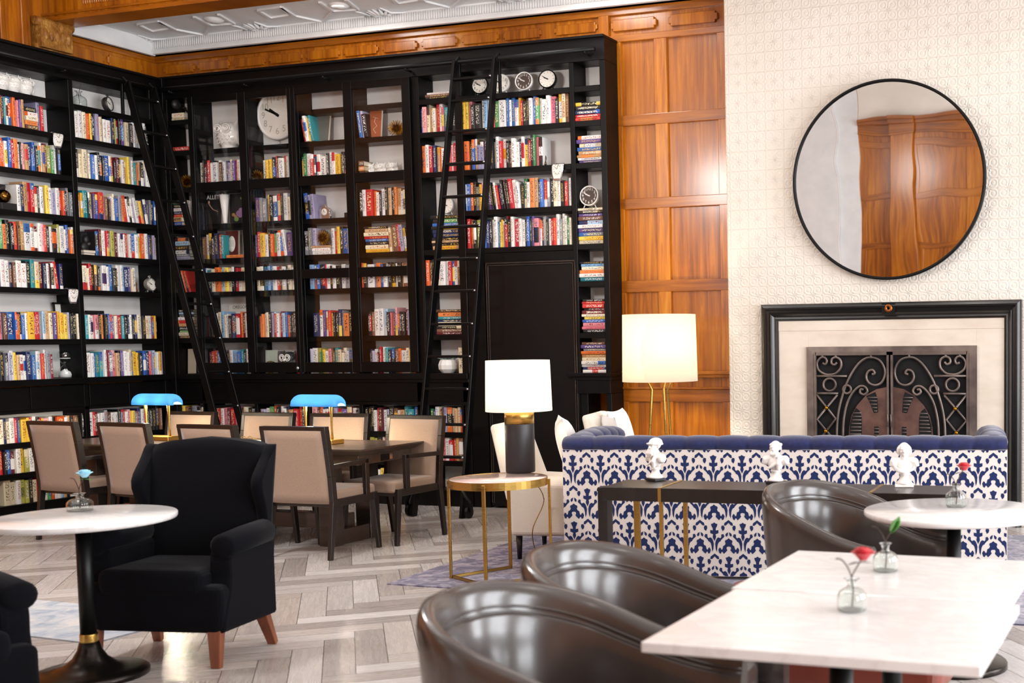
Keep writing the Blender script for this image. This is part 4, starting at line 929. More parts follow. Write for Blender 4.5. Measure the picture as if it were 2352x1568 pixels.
# knot sculpture
m = MB(); P = on_back(1246, ZL[2], .08); m.M = T3(*P) @ RZ(-.5)
m.tube(cr([(-.05, 0, .012), (-.045, .0, .07), (-.012, -.014, .12), (.0, 0, .165), (-.025, .012, .188), (-.05, .0, .165), (-.035, -.012, .11), (.01, .012, .06), (.05, 0, .012)], 6), .011, 10)
m.tube(cr([(-.03, .012, .03), (-.06, .0, .08), (-.045, -.012, .125), (-.005, .0, .12), (.025, .014, .08), (.02, .0, .03), (-.005, -.012, .018)], 6, True), .011, 10)
tag(m.build('knot_sculpture', mat('aged_bronze', '#6e5a40', .35, .9)), 'bronze knot sculpture beside white books in the wide bay above the door', 'sculpture')
# white pot with succulent
t = thing('potted_succulent', 'round white faceted pot with succulent on the counter behind the ladder', 'plant', on_back(1029, 1.256, .10), 0)
m = MB(); m.lathe([(.055, 0), (.088, .035), (.092, .075), (.078, .115), (.066, .126), (.055, .118)], 11, sm=False); m.build('pot', M_CERAMIC, t)
m = MB()
for k in range(26):
    a = 2.4 * k; q = .012 + .002 * k; l = .035 + .001 * k; d = Vector((cos(a), sin(a), 1.5 - .04 * k)).normalized(); m.tube([Vector((q * cos(a) * .6, q * sin(a) * .6, .115)), Vector((q * cos(a), q * sin(a), .125)) + d * l * .6, Vector((q * cos(a), q * sin(a), .125)) + d * l], [.004, .009, .001], 5, flat=.5)
m.build('leaves', mat('succulent_green', '#7d8f84', .6), t)
# big-format covers facing out, vase, armillary, framed pictures
def cover(label, px0, px1, z0, z1, off, face, title=None, tcol=None, tz=.85, ts=.05, name='book', cat='book', lean=.06):
    xa, xb = xat(px0, YB + off, (z0 + z1) / 2), xat(px1, YB + off, (z0 + z1) / 2)
    t = thing(name, label, cat, ((xa + xb) / 2, YB + off, z0 + .0005)); w, h = xb - xa, z1 - z0; M = RX(-lean)
    m = MB(); m.box(-w / 2, w / 2, 0, .022, 0, h, 0, M); m.build('cover', face, t, bevel=.002, segs=1); m = MB(); m.box(-w / 2 + .003, w / 2 + .002, .003, .019, .003, h + .0005, 0, M); m.build('pages', M_PAGES, t)
    if title: text_mb(title, ts, 0, M @ T3(0, -.001, h * tz) @ FACE_Y).build('title', tcol, t)
    return t, M, w, h
t, M, w, h = cover('large black dance book with white title facing out behind glass', 463, 507, ZL[3], ZL[3] + .31, .10, M_ROCK, 'BALLET', M_INKW, .88, .058)
m = MB(); m.tube([Vector(q) for q in ((-.03, -.002, .21), (-.01, -.004, .18), (.02, -.004, .15), (.075, -.002, .13))], [.014, .008, .009, .006], 6, M=M, flat=.3); m.ell((-.035, -.002, .225), (.012, .004, .016), 8, 6, M=M); m.build('picture', mat('skin_print', '#b58a74', .6), t)
t, M, w, h = cover('dark flower book facing out behind glass beside a white vase', 526, 561, ZL[3], ZL[3] + .30, .11, M_ROCK)
for nm, c_, pts in (('mauve_print', '#8d6b93', ((.02, .10, .04), (.05, .13, .035), (.035, .08, .03))), ('ochre_print', '#9c7446', ((-.045, .09, .022), (-.02, .07, .02))), ('green_print', '#6e8e4e', ((-.01, .045, .03), (.05, .25, .015)))):
    m = MB()
    for x, z, r in pts: m.ell((x, -.001, z), (r, .002, r * .8), 10, 6, M=M)
    m.build('picture', mat(nm, c_, .6), t)
t, M, w, h = cover('dark red book with pale oval on its cover facing out behind glass', 517, 546, ZL[4] + .032, ZL[4] + .275, .09, mat('dark_red_cover', '#541c17', .5))
m = MB(); m.lathe([(.001, 0), (.055, 0), (.055, .002), (.001, .002)], 20, M=M @ T3(.0, -.002, h * .46) @ Matrix.Diagonal((.8, 1, 1.45, 1)) @ RX(pi / 2)); m.build('picture', M_DIALW, t)
m = MB()
for k in range(5): m.tube([(-.03 + .015 * k, -.003, h * .34), (-.02 + .012 * k, -.003, h * .5), (-.03 + .015 * k, -.003, h * .62)], .003, 5, M=M, flat=.5)
m.build('picture', M_INK, t)
t, M, w, h = cover('tall white atlas behind smaller books on seventh shelf behind glass', 524, 577, ZL[6], ZL[6] + .335, .20, M_INKW, 'OREGON', M_STEEL, .92, .045)
t, M, w, h = cover('pale green framed print on the lowest shelf behind glass', 597, 634, 1.256, 1.256 + .23, .13, mat('pale_green_print', '#b9c4b4', .6), None, name='framed_print', cat='picture')
t, M, w, h = cover('grey photograph leaning on the lowest shelf behind glass beside the dark owl', 634, 652, 1.256, 1.256 + .22, .15, M_PRINTGREY, name='photograph', cat='picture')
t, M, w, h = cover('brown leather book with line drawing leaning on second shelf behind glass', 846, 873, ZL[1], ZL[1] + .285, .07, mat('russet_cover', '#8d4a2c', .5), lean=.12)
m = MB(); m.tube([(x, -.0015, z) for x, z in ((.01, .04), (-.02, .08), (.02, .11), (-.01, .15), (.0, .19))], .0022, 5, M=M); m.tube([(-.03, -.0015, .2), (.03, -.0015, .18)], .002, 5, M=M); m.build('picture', mat('pale_line', '#d9b79a', .6), t)
t, M, w, h = cover('grey landscape album leaning behind coloured spines, third glazed column', 722, 752, ZL[1], ZL[1] + .30, .10, mat('slate_cover', '#5b5f5a', .5), lean=.16)
t, M, w, h = cover('purple boxed book behind white books, second glazed column', 655, 679, ZL[4] + .03, ZL[4] + .27, .13, mat('purple_box', '#34284c', .5), name='book', cat='book')
t, M, w, h = cover('pale print in dark frame low in the narrow corner bay', 430, 446, 1.256, 1.256 + .25, .10, mat('sepia_print', '#b3a590', .6), name='framed_print', cat='picture')
m = MB(); P = on_back(517, ZL[3], .07); m.M = T3(*P); m.lathe([(.018, 0), (.02, .01), (.022, .05), (.034, .16), (.047, .285), (.043, .285), (.03, .15), (.016, .03)], 20); tag(m.build('vase', M_CERAMIC), 'slender white tapered vase behind glass between two dark book covers', 'vase')
t = thing('armillary_sphere', 'small brass ring sphere on the lowest shelf behind glass', 'ornament', on_back(621, 1.256, .07))
m = MB()
for a, b in ((0, 0), (1.2, .3), (2.2, -.2)):
    m.tube([RZ(a) @ RX(b) @ Vector((.056 * cos(q), 0, .064 + .056 * sin(q))) for q in [2 * pi * k / 24 for k in range(24)]], .0042, 6, closed=True)
m.build('ring', M_GOLD, t); m = MB(); m.lathe([(.03, 0), (.028, .006), (.006, .01), (.006, .02)], 14); m.build('base', M_GOLD, t)
# framed pieces behind books of the left bookcase
def lframe(label, px0, px1, z0, z1, off, inner):
    ya, yb = yat(px0, XL - off, (z0 + z1) / 2), yat(px1, XL - off, (z0 + z1) / 2); t = thing('picture_frame', label, 'picture', (XL - off, (ya + yb) / 2, z0 + .0005), pi / 2); w, h = yb - ya, z1 - z0
    m = MB(); M = RX(-.05); m.box(-w / 2, w / 2, 0, .015, 0, .018, 0, M); m.box(-w / 2, w / 2, 0, .015, h - .018, h, 0, M); m.box(-w / 2, -w / 2 + .015, 0, .015, 0, h, 0, M); m.box(w / 2 - .015, w / 2, 0, .015, 0, h, 0, M); m.build('frame', M_ROCK, t); m = MB(); m.box(-w / 2 + .01, w / 2 - .01, .008, .012, .01, h - .01, 0, M); m.build('picture', inner, t)
lframe('black picture frame standing behind books, left end of seventh shelf near corner', 202, 243, ZL[6], ZL[6] + .275, .23, M_ROCK); lframe('thin dark frame with white print behind yellow books, left bookcase', 128, 186, ZL[6], ZL[6] + .345, .21, M_INKW)
LOCAL[0] = False
# ================================================================== FIREPLACE, MIRROR
def rect_frame(mb, x0, x1, z0, z1, prof, y, sides='LTR', mi=0):   # prof: (inset, projection); mitred moulding, faces -y
    n_ = len(prof)
    pts = {'L': ((x0, z0), (x0, z1)), 'T': ((x0, z1), (x1, z1)), 'R': ((x1, z1), (x1, z0))}
    V = []
    corners = [(x0, z0, 1, 0), (x0, z1, 1, -1), (x1, z1, -1, -1), (x1, z0, -1, 0)]
    for (cx_, cz, sx, sz) in corners:
        for i, d in prof: V.append((cx_ + sx * i, y - d, cz + sz * i))
    Fc = []
    for c in range(3):
        for k in range(n_ - 1): Fc.append((c * n_ + k, c * n_ + k + 1, (c + 1) * n_ + k + 1, (c + 1) * n_ + k))
    mb.add(V, Fc, mi)
t = thing('fireplace_surround', 'black moulded fireplace surround with cream stone slips under the round mirror', 'fireplace', (-2.36, YF, 0), 0)
m = MB(); rect_frame(m, -3.462, -1.262, 0, 1.832, [(0, -.001), (0, .06), (.012, .075), (.03, .082), (.045, .078), (.052, .055), (.07, .05), (.085, .062), (.095, .05), (.11, .034), (.125, .038), (.132, .02), (.142, .02), (.142, -.001)], YF); m.build('moulded_frame', mat('satin_black_moulding', '#1b1816', .3, spec=.6, coat=.3), t)
m = MB(); y1 = YF - .012
m.box(-3.33, -3.06, y1, YF, 0, 1.70); m.box(-1.632, -1.39, y1, YF, 0, 1.70); m.box(-3.06, -1.632, y1, YF, 1.468, 1.70); m.box(-3.33, -1.39, y1 - .004, y1, 1.605, 1.70)
m.build('stone_slip', M_STONE, t, bevel=.002, segs=1)
m = MB(); m.lathe([(.001, .052), (.012, .052), (.014, .058), (.026, .06), (.034, .054), (.036, .045)], 20, M=T3(-2.345, YF - .025, 1.782) @ RX(pi / 2)); m.build('copper_rosette', mat('copper_disc', '#a5602e', .35, .9), t); m = MB(); m.box(-2.35, -2.34, YF - .079, YF - .075, 1.77, 1.79); m.box(-2.40, -2.29, YF - .079, YF - .07, 1.735, 1.83); m.build('keyhole_plate', M_BMETAL, t)
# fire screen doors
t = thing('fire_screen', 'wrought iron fire screen with two scrollwork doors in the fireplace', 'fire screen', (-2.345, YF, 0), 0)
ys = YF - .03; xc = -2.3455
m = MB(); rect_frame(m, -3.068, -1.624, .02, 1.469, [(0, .0), (0, .025), (.06, .03), (.072, .018), (.078, .0)], ys + .02); m.build('frame', M_IRON, t); m = MB(); m.box(-3.06, -1.63, YF - .008, YF - .002, .02, 1.465); m.build('backing', M_DARKFILL, t)
def cp(p): q = ony(1740 + p[0] / 3.843, 680 + p[1] / 3.843, ys); return Vector((q.x, ys, q.z))
LS = [([(700, 1250), (705, 1100), (730, 950), (790, 760), (870, 620), (940, 555), (1000, 540), (1070, 560), (1115, 620), (1125, 690), (1095, 760), (1040, 785), (985, 765), (960, 715), (975, 665), (1015, 650), (1035, 680), (1010, 690)], 1),
      ([(755, 1250), (760, 1100), (790, 950), (840, 850), (900, 795), (950, 800), (970, 840), (940, 868), (905, 850), (912, 820), (935, 825)], 1),
      ([(575, 590), (600, 600), (612, 570), (590, 540), (555, 545), (525, 590), (540, 650), (590, 685), (635, 692), (690, 680), (735, 630), (735, 570), (700, 540), (660, 550), (652, 590), (680, 605), (700, 585)], 1),
      ([(512, 705), (790, 705)], 0), ([(512, 857), (712, 857)], 0), ([(520, 865), (690, 1080), (560, 1250)], 0), ([(705, 870), (525, 1085), (660, 1250)], 0), ([(572, 520), (572, 545)], 0), ([(690, 520), (690, 545)], 0), ([(1000, 520), (1000, 542)], 0)]
def half(mb, mir, fn):
    mb.M = Matrix(((-1, 0, 0, 2 * xc), (0, 1, 0, 0), (0, 0, 1, 0), (0, 0, 0, 1))) if mir else None; fn(mb); mb.M = None
PL = [(1175, 800), (1140, 802), (1050, 820), (960, 870), (880, 960), (830, 1050), (808, 1150), (803, 1260), (803, 1330), (1175, 1330)]
HO = [[(870, 985), (900, 1010), (920, 1060), (925, 1320), (815, 1320), (815, 1130), (845, 1030)], [(960, 880), (1040, 845), (1058, 900), (1065, 1025), (1025, 1030), (1000, 960)], [(1030, 1150), (1070, 1150), (1070, 1320), (1030, 1320)]]
for mir in (0, 1):
    d = MB()
    def fn(mb):
        for P, curv in LS:
            pts = [cp(p) for p in P]
            if curv: pts = cr(pts, 4)
            mb.tube(pts, .0105, 6)
        for cx_, cy_, r in ((636, 780, 55), (790, 822, 36)): mb.tube([cp((cx_ + r * cos(2 * pi * k / 20), cy_ + r * sin(2 * pi * k / 20))) for k in range(20)], .0105, 6, closed=True)
        for a, b in (((700, 1250), (705, 1500)), ((755, 1250), (770, 1500))): mb.tube([cp(a), Vector((cp(a).x + .02, ys, .2))], .0105, 6)
        a = cp((512, 510)); b = cp((1172, 510)); mb.box(a.x, b.x, ys - .012, ys + .012, a.z - .012, a.z + .015); mb.box(a.x - .015, a.x + .006, ys - .012, ys + .012, .06, a.z + .015); mb.box(b.x - .03, b.x + .003, ys - .012, ys + .012, .06, a.z + .015)
    half(d, mir, fn); dr = d.build('screen_door', M_IRON, t)
    d = MB(); half(d, mir, lambda mb: mb.prism([(cp(p).x, cp(p).z) for p in PL], -.004, .004, M=(mb.M or Matrix()) @ T3(0, ys + .004, 0) @ FACE_Y)); d.build('plate', M_BRONZE, dr)
    d = MB()
    def fh(mb):
        for h_ in HO: mb.prism([(cp(p).x, cp(p).z) for p in h_], 0, .0012, M=(mb.M or Matrix()) @ T3(0, ys - .0005, 0) @ FACE_Y)
    half(d, mir, fh); d.build('vent_hole_patch', M_DARKFILL, dr)  # plate is solid: dark patches paint in the shade of its holes
    d = MB()
    def fs(mb, part):
        for k in range(9 if part == 0 else 0):
            yv = 1030 + k * 31; a, b = cp((846 - k * 5, yv)), cp((918, yv)); mb.tube([a, b], .005, 5)
        for k in range(5 if part == 1 else 0): yv = 893 + k * 30; mb.tube([cp((970 + k * 14, yv)), cp((1056, yv))], .005, 5)
        for k in range(4 if part == 2 else 0): yv = 1168 + k * 30; mb.tube([cp((1030, yv)), cp((1070, yv))], .005, 5)
    for part in range(3): d = MB(); half(d, mir, lambda mb: fs(mb, part)); d.build('vent_grille', M_IRON, dr)
    for p in ((613, 985), (606, 1190)):
        d = MB(); half(d, mir, lambda mb: mb.ell(tuple(cp(p) - Vector((0, .012, 0))), (.017,) * 3, 10, 8)); d.build('brass_stud', M_GOLD, dr)
    d = MB(); half(d, mir, lambda mb: mb.tube([cp((1157, 1040)) - Vector((0, .03, 0)), cp((1157, 1150)) - Vector((0, .03, 0))], .008, 8)); d.build('handle', M_IRON, dr)
# mirror, hung with a slight forward tilt
t = thing('round_mirror', 'large round mirror with thin black frame on the tiled chimney breast', 'mirror', (-2.345, YF - .085, 2.82), 0); rm = .80
M = RX(rad(2.7)) @ RX(pi / 2); t.rotation_euler = (0, 0, 0)
m = MB(); m.lathe([(rm - .018, .0), (rm - .018, .02), (rm - .002, .026), (rm + .006, .02), (rm + .006, -.022), (rm - .02, -.022)], 96, M=T3(-2.345, YF - .085, 2.82) @ M, cap=False); m.build('frame', M_BMETAL, t)
m = MB(); m.lathe([(rm - .012, .010), (.001, .010)], 96, M=T3(-2.345, YF - .085, 2.82) @ M, cap=False, sm=False); m.build('glass', M_MIRROR, t)

# ================================================================== DINING TABLE, CHAIRS, BANKER LAMPS
def dining_chair():
    t = thing('dining_chair', 'x', 'chair')                       # faces +y, origin under the middle of the seat
    def st(q, z):                                                  # back stile centre line, leaning back
        return Vector((q * .262, -.235 - .16 * max(0, (z - .44)) ** 1.25, z))
    m = MB()
    for q in (-1, 1):
        zs = [.40, .60, .80, .935]; 
        for a, b in zip(zs, zs[1:]): m.bar(st(q, a), st(q, b), .036, .05, up=(0, 1, 0))
    a, b = st(-1, .945), st(1, .945); m.bar(a - Vector((.018, 0, 0)), b + Vector((.018, 0, 0)), .05, .03, up=(0, 0, 1)); m.build('back_frame', M_DARKWOOD, t, bevel=.003, segs=1)
    m = MB()
    def bp(sg): return lambda u, v: ((2 * u - 1) * .243, st(1, .40 + .53 * v).y + sg * (.024 + .012 * (1 - (2 * u - 1) ** 4)), .40 + .53 * v)
    m.grid(bp(1), 9, 9); m.grid(bp(-1), 9, 9)
    for e in (0, 1):
        m.grid(lambda u, v, e=e: tuple(Vector(bp(1)(e, v)).lerp(Vector(bp(-1)(e, v)), u)), 3, 9); m.grid(lambda u, v, e=e: tuple(Vector(bp(1)(u, e)).lerp(Vector(bp(-1)(u, e)), v)), 9, 3)
    m.build('backrest', M_BEIGE, t, merge=.0005)
    m = MB(); m.box(-.25, .25, -.215, .275, .40, .49); m.build('seat', M_BEIGE, t, bevel=.022, segs=3)
    m = MB(); m.box(-.272, -.236, -.24, .26, .375, .43); m.box(.236, .272, -.24, .26, .375, .43); m.box(-.25, .25, .225, .26, .375, .41); m.box(-.25, .25, -.24, -.21, .375, .41); m.build('seat_frame', M_DARKWOOD, t, bevel=.003, segs=1)
    for q in (-1, 1):
        m = MB(); m.bar((q * .262, -.26, .665), (q * .262, .16, .675), .034, .032, up=(0, 0, 1)); m.bar((q * .262, .145, .42), (q * .262, .145, .69), .034, .046, up=(0, 1, 0)); m.build('arm', M_DARKWOOD, t, bevel=.003, segs=1)
        m = MB(); m.bar((q * .262, .275, 0), (q * .258, .235, .43), .03, .034, w2=.036, d2=.05); m.build('leg', M_DARKWOOD, t, bevel=.003, segs=1)
        m = MB(); m.bar((q * .258, -.29, 0), (q * .262, -.235, .43), .03, .034, w2=.036, d2=.05); m.build('leg', M_DARKWOOD, t, bevel=.003, segs=1)
    return t
proto = dining_chair()
TZ = .76
near = [((57, 963), (178, 968)), ((217, 970), (345, 976)), ((404, 976), (543, 980)), ((598, 982), (748, 984))]
far = [((388, 944), (497, 946)), ((558, 946), (680, 948)), ((722, 952), (845, 952)), ((893, 953), (1022, 956))]
labs = ['leftmost armchair seen from behind on the near side of the dining table', 'second armchair from left seen from behind, near side of dining table', 'armchair behind the black wingback, near side of dining table', 'armchair seen from behind at right end, near side of dining table',
        'cream chair left of the ladder foot, far side of dining table', 'cream chair between the two blue lamps, far side of dining table', 'cream chair behind the right blue lamp, far side of dining table', 'whole cream armchair at right end, far side of dining table']
used = False
for k, (a, b) in enumerate(near + far):
    z = .96; c = (onz(*a, z) + onz(*b, z)) / 2
    if k < 4: y_, rz = 7.33 - .06 * k + (.02 if k % 2 else 0), rad([-6, -7, -4, 1][k])
    else: y_, rz = 8.64 - .03 * (k - 4) - (.10 if k == 7 else 0), pi + rad([-3, -3, 3, -5][k - 4])
    ax, bx_ = proj((0, y_, 0)), 0
    pm = ((a[0] + b[0]) / 2, (a[1] + b[1]) / 2); top = ony(pm[0], pm[1], y_)
    off = Vector((0, -.31, 0)); off.rotate(Matrix.Rotation(rz, 3, 'Z'))
    loc = Vector((top.x, y_, 0)) - off
    if not used: place(proto, loc, rz); proto['label'] = labs[0]; proto['group'] = 'dining armchairs'; used = True
    else: dup(proto, loc, rz, labs[k], 'dining armchairs')
# table
tx0, tx1, ty0, ty1 = -8.95, -5.80, 7.56, 8.36
t = thing('dining_table', 'long dark wooden library table with brown cream armchairs around it', 'table', ((tx0 + tx1) / 2, (ty0 + ty1) / 2, 0), 0)
m = MB(); q = .05
m.hexa([(tx0 + q, ty0 + q, TZ - .05), (tx1 - q, ty0 + q, TZ - .05), (tx1 - q, ty1 - q, TZ - .05), (tx0 + q, ty1 - q, TZ - .05)], [(tx0, ty0, TZ - .012), (tx1, ty0, TZ - .012), (tx1, ty1, TZ - .012), (tx0, ty1, TZ - .012)]); m.box(tx0, tx1, ty0, ty1, TZ - .012, TZ); m.build('tabletop', M_TABLEWOOD, t)
m = MB(); m.box(tx0 + .1, tx1 - .07, ty0 + .07, ty1 - .07, TZ - .125, TZ - .05); m.build('apron', M_TABLEWOOD, t, bevel=.003, segs=1)
m = MB(); m.box(tx1 - .072, tx1 - .066, 7.90, 8.0, TZ - .115, TZ - .065); m.build('socket_plate', M_BMETAL, t); m = MB(); m.box(tx1 - .068, tx1 - .063, 8.0, 8.035, TZ - .11, TZ - .07); m.build('socket_plate', M_SILVER, t)
for xx in (tx0 + .42, tx1 - .42):
    for ya, yb in ((7.68, 7.80), (8.12, 8.24)): m = MB(); m.box(xx - .07, xx + .07, ya, yb, 0, TZ - .125); m.build('leg', M_TABLEWOOD, t, bevel=.004, segs=1)
m = MB(); m.box(tx0 + .42, tx1 - .42, 7.90, 8.02, .10, .22); m.box(tx0 + .36, tx0 + .48, 7.80, 8.12, .0, .12); m.box(tx1 - .48, tx1 - .36, 7.80, 8.12, .0, .12); m.build('stretcher', M_TABLEWOOD, t, bevel=.004, segs=1)
# banker lamps
def banker():
    t = thing('banker_lamp', 'x', 'lamp'); L, sw = .235, .075
    m = MB(); m.box(-.185, .185, -.07, .07, 0, .035); m.build('base', M_BRASS, t, bevel=.004)
    for q in (-1, 1): m = MB(); m.lathe([(.010, .035), (.008, .1), (.009, .2), (.016, .29), (.012, .315)], 12, M=T3(q * .13, 0, 0)); m.build('post', M_BRASS, t)
    def fn(u, v):
        e = min(1, max(-1, (2 * u - 1))); a = abs(e); k = (1 - max(0, (a - .72) / .28) ** 2.6) ** .5 if a < 1 else 0
        x = e * (L - .012 * (1 - abs(2 * v - 1))); th = pi * v
        return (x, -sw * cos(th) * (.55 + .45 * k), .295 + .092 * (sin(th) ** .6) * (.28 + .72 * k))
    m = MB(); m.grid(fn, 33, 17); o = m.build('shade', M_BLUESHADE, t); s = o.modifiers.new('thick', 'SOLIDIFY'); s.thickness = .004
    return t
bl = banker()
z0 = TZ + .0005
pos = []
for pa, pb in (((320, 990), (399, 992)), ((702, 1002), (773, 1003))):
    y_ = 8.0; a, b = ony(*pa, y_), ony(*pb, y_); pos.append(((a + b) / 2, abs(b.x - a.x)))
place(bl, (pos[0][0].x, 8.02, z0), rad(-4)); bl['label'] = 'left blue glass banker lamp on the dining table'; bl['group'] = 'blue banker lamps'
dup(bl, (pos[1][0].x, 7.98, z0), rad(-4), 'right blue glass banker lamp on the dining table', 'blue banker lamps')
for p, _ in pos:
    for dx in (-.1, .1):
        l = bpy.data.lights.new('banker_bulb', 'POINT'); l.energy = 60; l.color = (1, .86, .62); l.shadow_soft_size = .02; o = bpy.data.objects.new('banker_bulb', l); COL.objects.link(o); o.location = (p.x + dx, 8.0, z0 + .315)
# little things on the table
m = MB(); P = Vector((ony(578, 1003, 8.0).x, 8.0, TZ)); m.box(P.x - .13, P.x + .10, 7.92, 8.12, TZ + .0005, TZ + .006); tag(m.build('paper_sheet', M_PILLOW), 'white sheet of paper lying on the dining table between the lamps', 'paper')
t = thing('eyeglasses', 'small pair of glasses on the white paper between the blue lamps', 'glasses', (P.x - .03, 8.0, TZ + .0065), .2)
for q in (-1, 1):
    m = MB(); m.tube([Vector((P.x - .03 + q * .032 + .026 * cos(a), 7.98, TZ + .028 + .02 * sin(a))) for a in [2 * pi * k / 16 for k in range(16)]], .003, 6, closed=True); m.tube([(P.x - .03 + q * .06, 7.98, TZ + .03), (P.x - .03 + q * .058, 8.10, TZ + .012)], .0028, 5); m.build('rim', M_BRASS, t)
m = MB(); m.tube([(P.x - .036, 7.98, TZ + .03), (P.x - .024, 7.98, TZ + .03)], .003, 5); m.build('bridge', M_BRASS, t)

# ================================================================== BLACK WINGBACK ARMCHAIRS
def wingback():
    t = thing('wingback_armchair', 'x', 'armchair')               # faces +y
    m = MB(); m.box(-.33, .33, -.30, .36, .17, .40); m.build('base', M_BLACKFAB, t, bevel=.035, segs=3)
    m = MB(); m.box(-.245, .245, -.24, .375, .34, .475); m.build('seat_cushion', M_BLACKFAB, t, bevel=.045, segs=4)
    def back(u, v):                                                 # u around closed section, v up
        z = .30 + .76 * v; lean = -.27 - .13 * v ** 1.3; wd = .292 + .012 * v - .03 * max(0, v - .9) / .1
        a = 2 * pi * u; cx_, sx = cos(a), sin(a); p = .45
        x = wd * (abs(cx_) ** p) * (1 if cx_ >= 0 else -1); y = lean + .075 * (abs(sx) ** p) * (1 if sx >= 0 else -1)
        zz = z - (.035 * (abs(x) / wd) ** 4 if v > .9 else 0)
        return (x, y, zz)
    m = MB(); m.grid(back, 40, 16, cu=True); b0 = [back(k / 40, 1) for k in range(40)]; c = Vector((0, -.405, 1.075)); o = len(m.v); m.v += [tuple(p) for p in b0] + [tuple(c)]; 
    for k in range(40): m.f.append((o + k, o + (k + 1) % 40, o + 40)); m.mi.append(0); m.sm.append(True)
    m.build('backrest', M_BLACKFAB, t, merge=.0008)
    for q in (-1, 1):
        m = MB()                                                    # wing: curved panel from back forward, swept down into the arm
        def wing(o_):
            def g(u, v):
                z = .58 + .455 * v; reach = .05 + .12 * math.exp(-((v - .62) / .28) ** 2)
                y = -.30 - .10 * v + reach * u
                x = q * (.292 + .006 * v + o_ * .026)
                return (x, y, z - .05 * u * u * v ** 3)
            return g
        m.grid(wing(1), 8, 12); m.grid(wing(-1), 8, 12)
        for e in (0, 1): m.grid(lambda u, v, e=e: tuple(Vector(wing(1)(e, v)).lerp(Vector(wing(-1)(e, v)), u)), 3, 12); m.grid(lambda u, v, e=e: tuple(Vector(wing(1)(u, e)).lerp(Vector(wing(-1)(u, e)), v)), 8, 3)
        m.build('wing', M_BLACKFAB, t, merge=.0008)
        m = MB()
        prof = cr([(-.30, .17), (-.30, .56), (.20, .56), (.245, .50), (.235, .42), (.27, .32), (.33, .24), (.34, .17)], 3)
        prof = [(-.30, .17), (-.30, .56), (.235, .56), (.25, .50), (.245, .43), (.265, .36), (.305, .29), (.335, .23), (.345, .17)]
        m.prism(prof, q * .235, q * .335, 0, Matrix(((0, 0, 1, 0), (1, 0, 0, 0), (0, 1, 0, 0), (0, 0, 0, 1)))); m.build('arm_panel', M_BLACKFAB, t, bevel=.02, segs=2)
        m = MB(); m.tube([(q * .298, -.27, .60), (q * .30, -.25, .60), (q * .302, 0, .592), (q * .304, .24, .58), (q * .304, .262, .578)], [.045, .062, .062, .06, .045], 16); m.build('arm_roll', M_BLACKFAB, t)
        m = MB(); m.bar((q * .285, .325, 0), (q * .285, .315, .185), .042, .042, w2=.062, d2=.062); m.build('leg', M_LEGWOOD, t, bevel=.003, segs=1)
        m = MB(); m.bar((q * .29, -.34, 0), (q * .27, -.26, .185), .04, .04, w2=.058, d2=.058); m.build('leg', M_LEGWOOD, t, bevel=.003, segs=1)
    return t
wb = wingback(); wb.scale = (1.12, .72, 1.0); place(wb, (-4.765, 4.80, 0), pi + rad(10)); wb['label'] = 'black wingback armchair facing the viewer, in front of the dining table'; wb['group'] = 'black wingback armchairs'
dup(wb, (-4.585, 3.265, 0), rad(-90 - 18), 'black armchair cut by the lower left corner of the picture', 'black wingback armchairs')

# ================================================================== PEDESTAL TABLES AND BUD VASES
def pedestal(t, z, r=.25):
    m = MB(); m.lathe([(.036, .16), (.034, z)], 20); m.build('column', M_BMETAL, t); m = MB(); m.lathe([(.0385, .163), (.0395, .168), (.0395, .20), (.0385, .205)], 20); m.build('brass_collar', M_BRASS, t)
    m = MB(); m.lathe([(r, 0), (r, .022), (r - .01, .03), (.18, .038), (.115, .058), (.075, .09), (.052, .13), (.042, .166)], 32); m.build('trumpet_base', mat('gunmetal_base', '#2c2723', .28, .85) if 'gunmetal_base' not in MATS else MATS['gunmetal_base'], t)
def round_table(label, loc, r, z=.74, group='round marble pedestal tables'):
    t = thing('round_table', label, 'table', (0, 0, 0), 0, group); m = MB(); m.lathe([(r - .02, z - .03), (r - .004, z - .026), (r, z - .018), (r, z - .004), (r - .004, z), (.001, z)], 64); m.build('tabletop', M_MARBLE, t); m = MB(); m.lathe([(.14, z - .045), (.14, z - .03)], 24); m.build('plate', M_BMETAL, t); pedestal(t, z - .03); return place(t, loc, 0)
round_table('round white marble table left of the black wingback armchair', (-4.885, 4.345, 0), .40, .76)
round_table('round white marble table at right in front of the damask sofa', (-1.03, 5.63, 0), .42)
def rect_table(label, loc, w, d, z=.74):
    t = thing('rectangular_table', label, 'table', (0, 0, 0), 0, 'rectangular marble tables'); m = MB(); m.box(-w / 2, w / 2, -d / 2, d / 2, z - .03, z); m.build('tabletop', M_MARBLE, t, bevel=.004); m = MB(); m.box(-.2, .2, -.2, .2, z - .042, z - .03); m.build('plate', M_BMETAL, t); pedestal(t, z - .03, .24); return place(t, loc, 0)
rect_table('nearest rectangular white marble table, lower right corner', (-.93, 3.31, 0), .915, .722); rect_table('rectangular white marble table pushed behind the nearest one', (-.955, 4.044, 0), .90, .722)
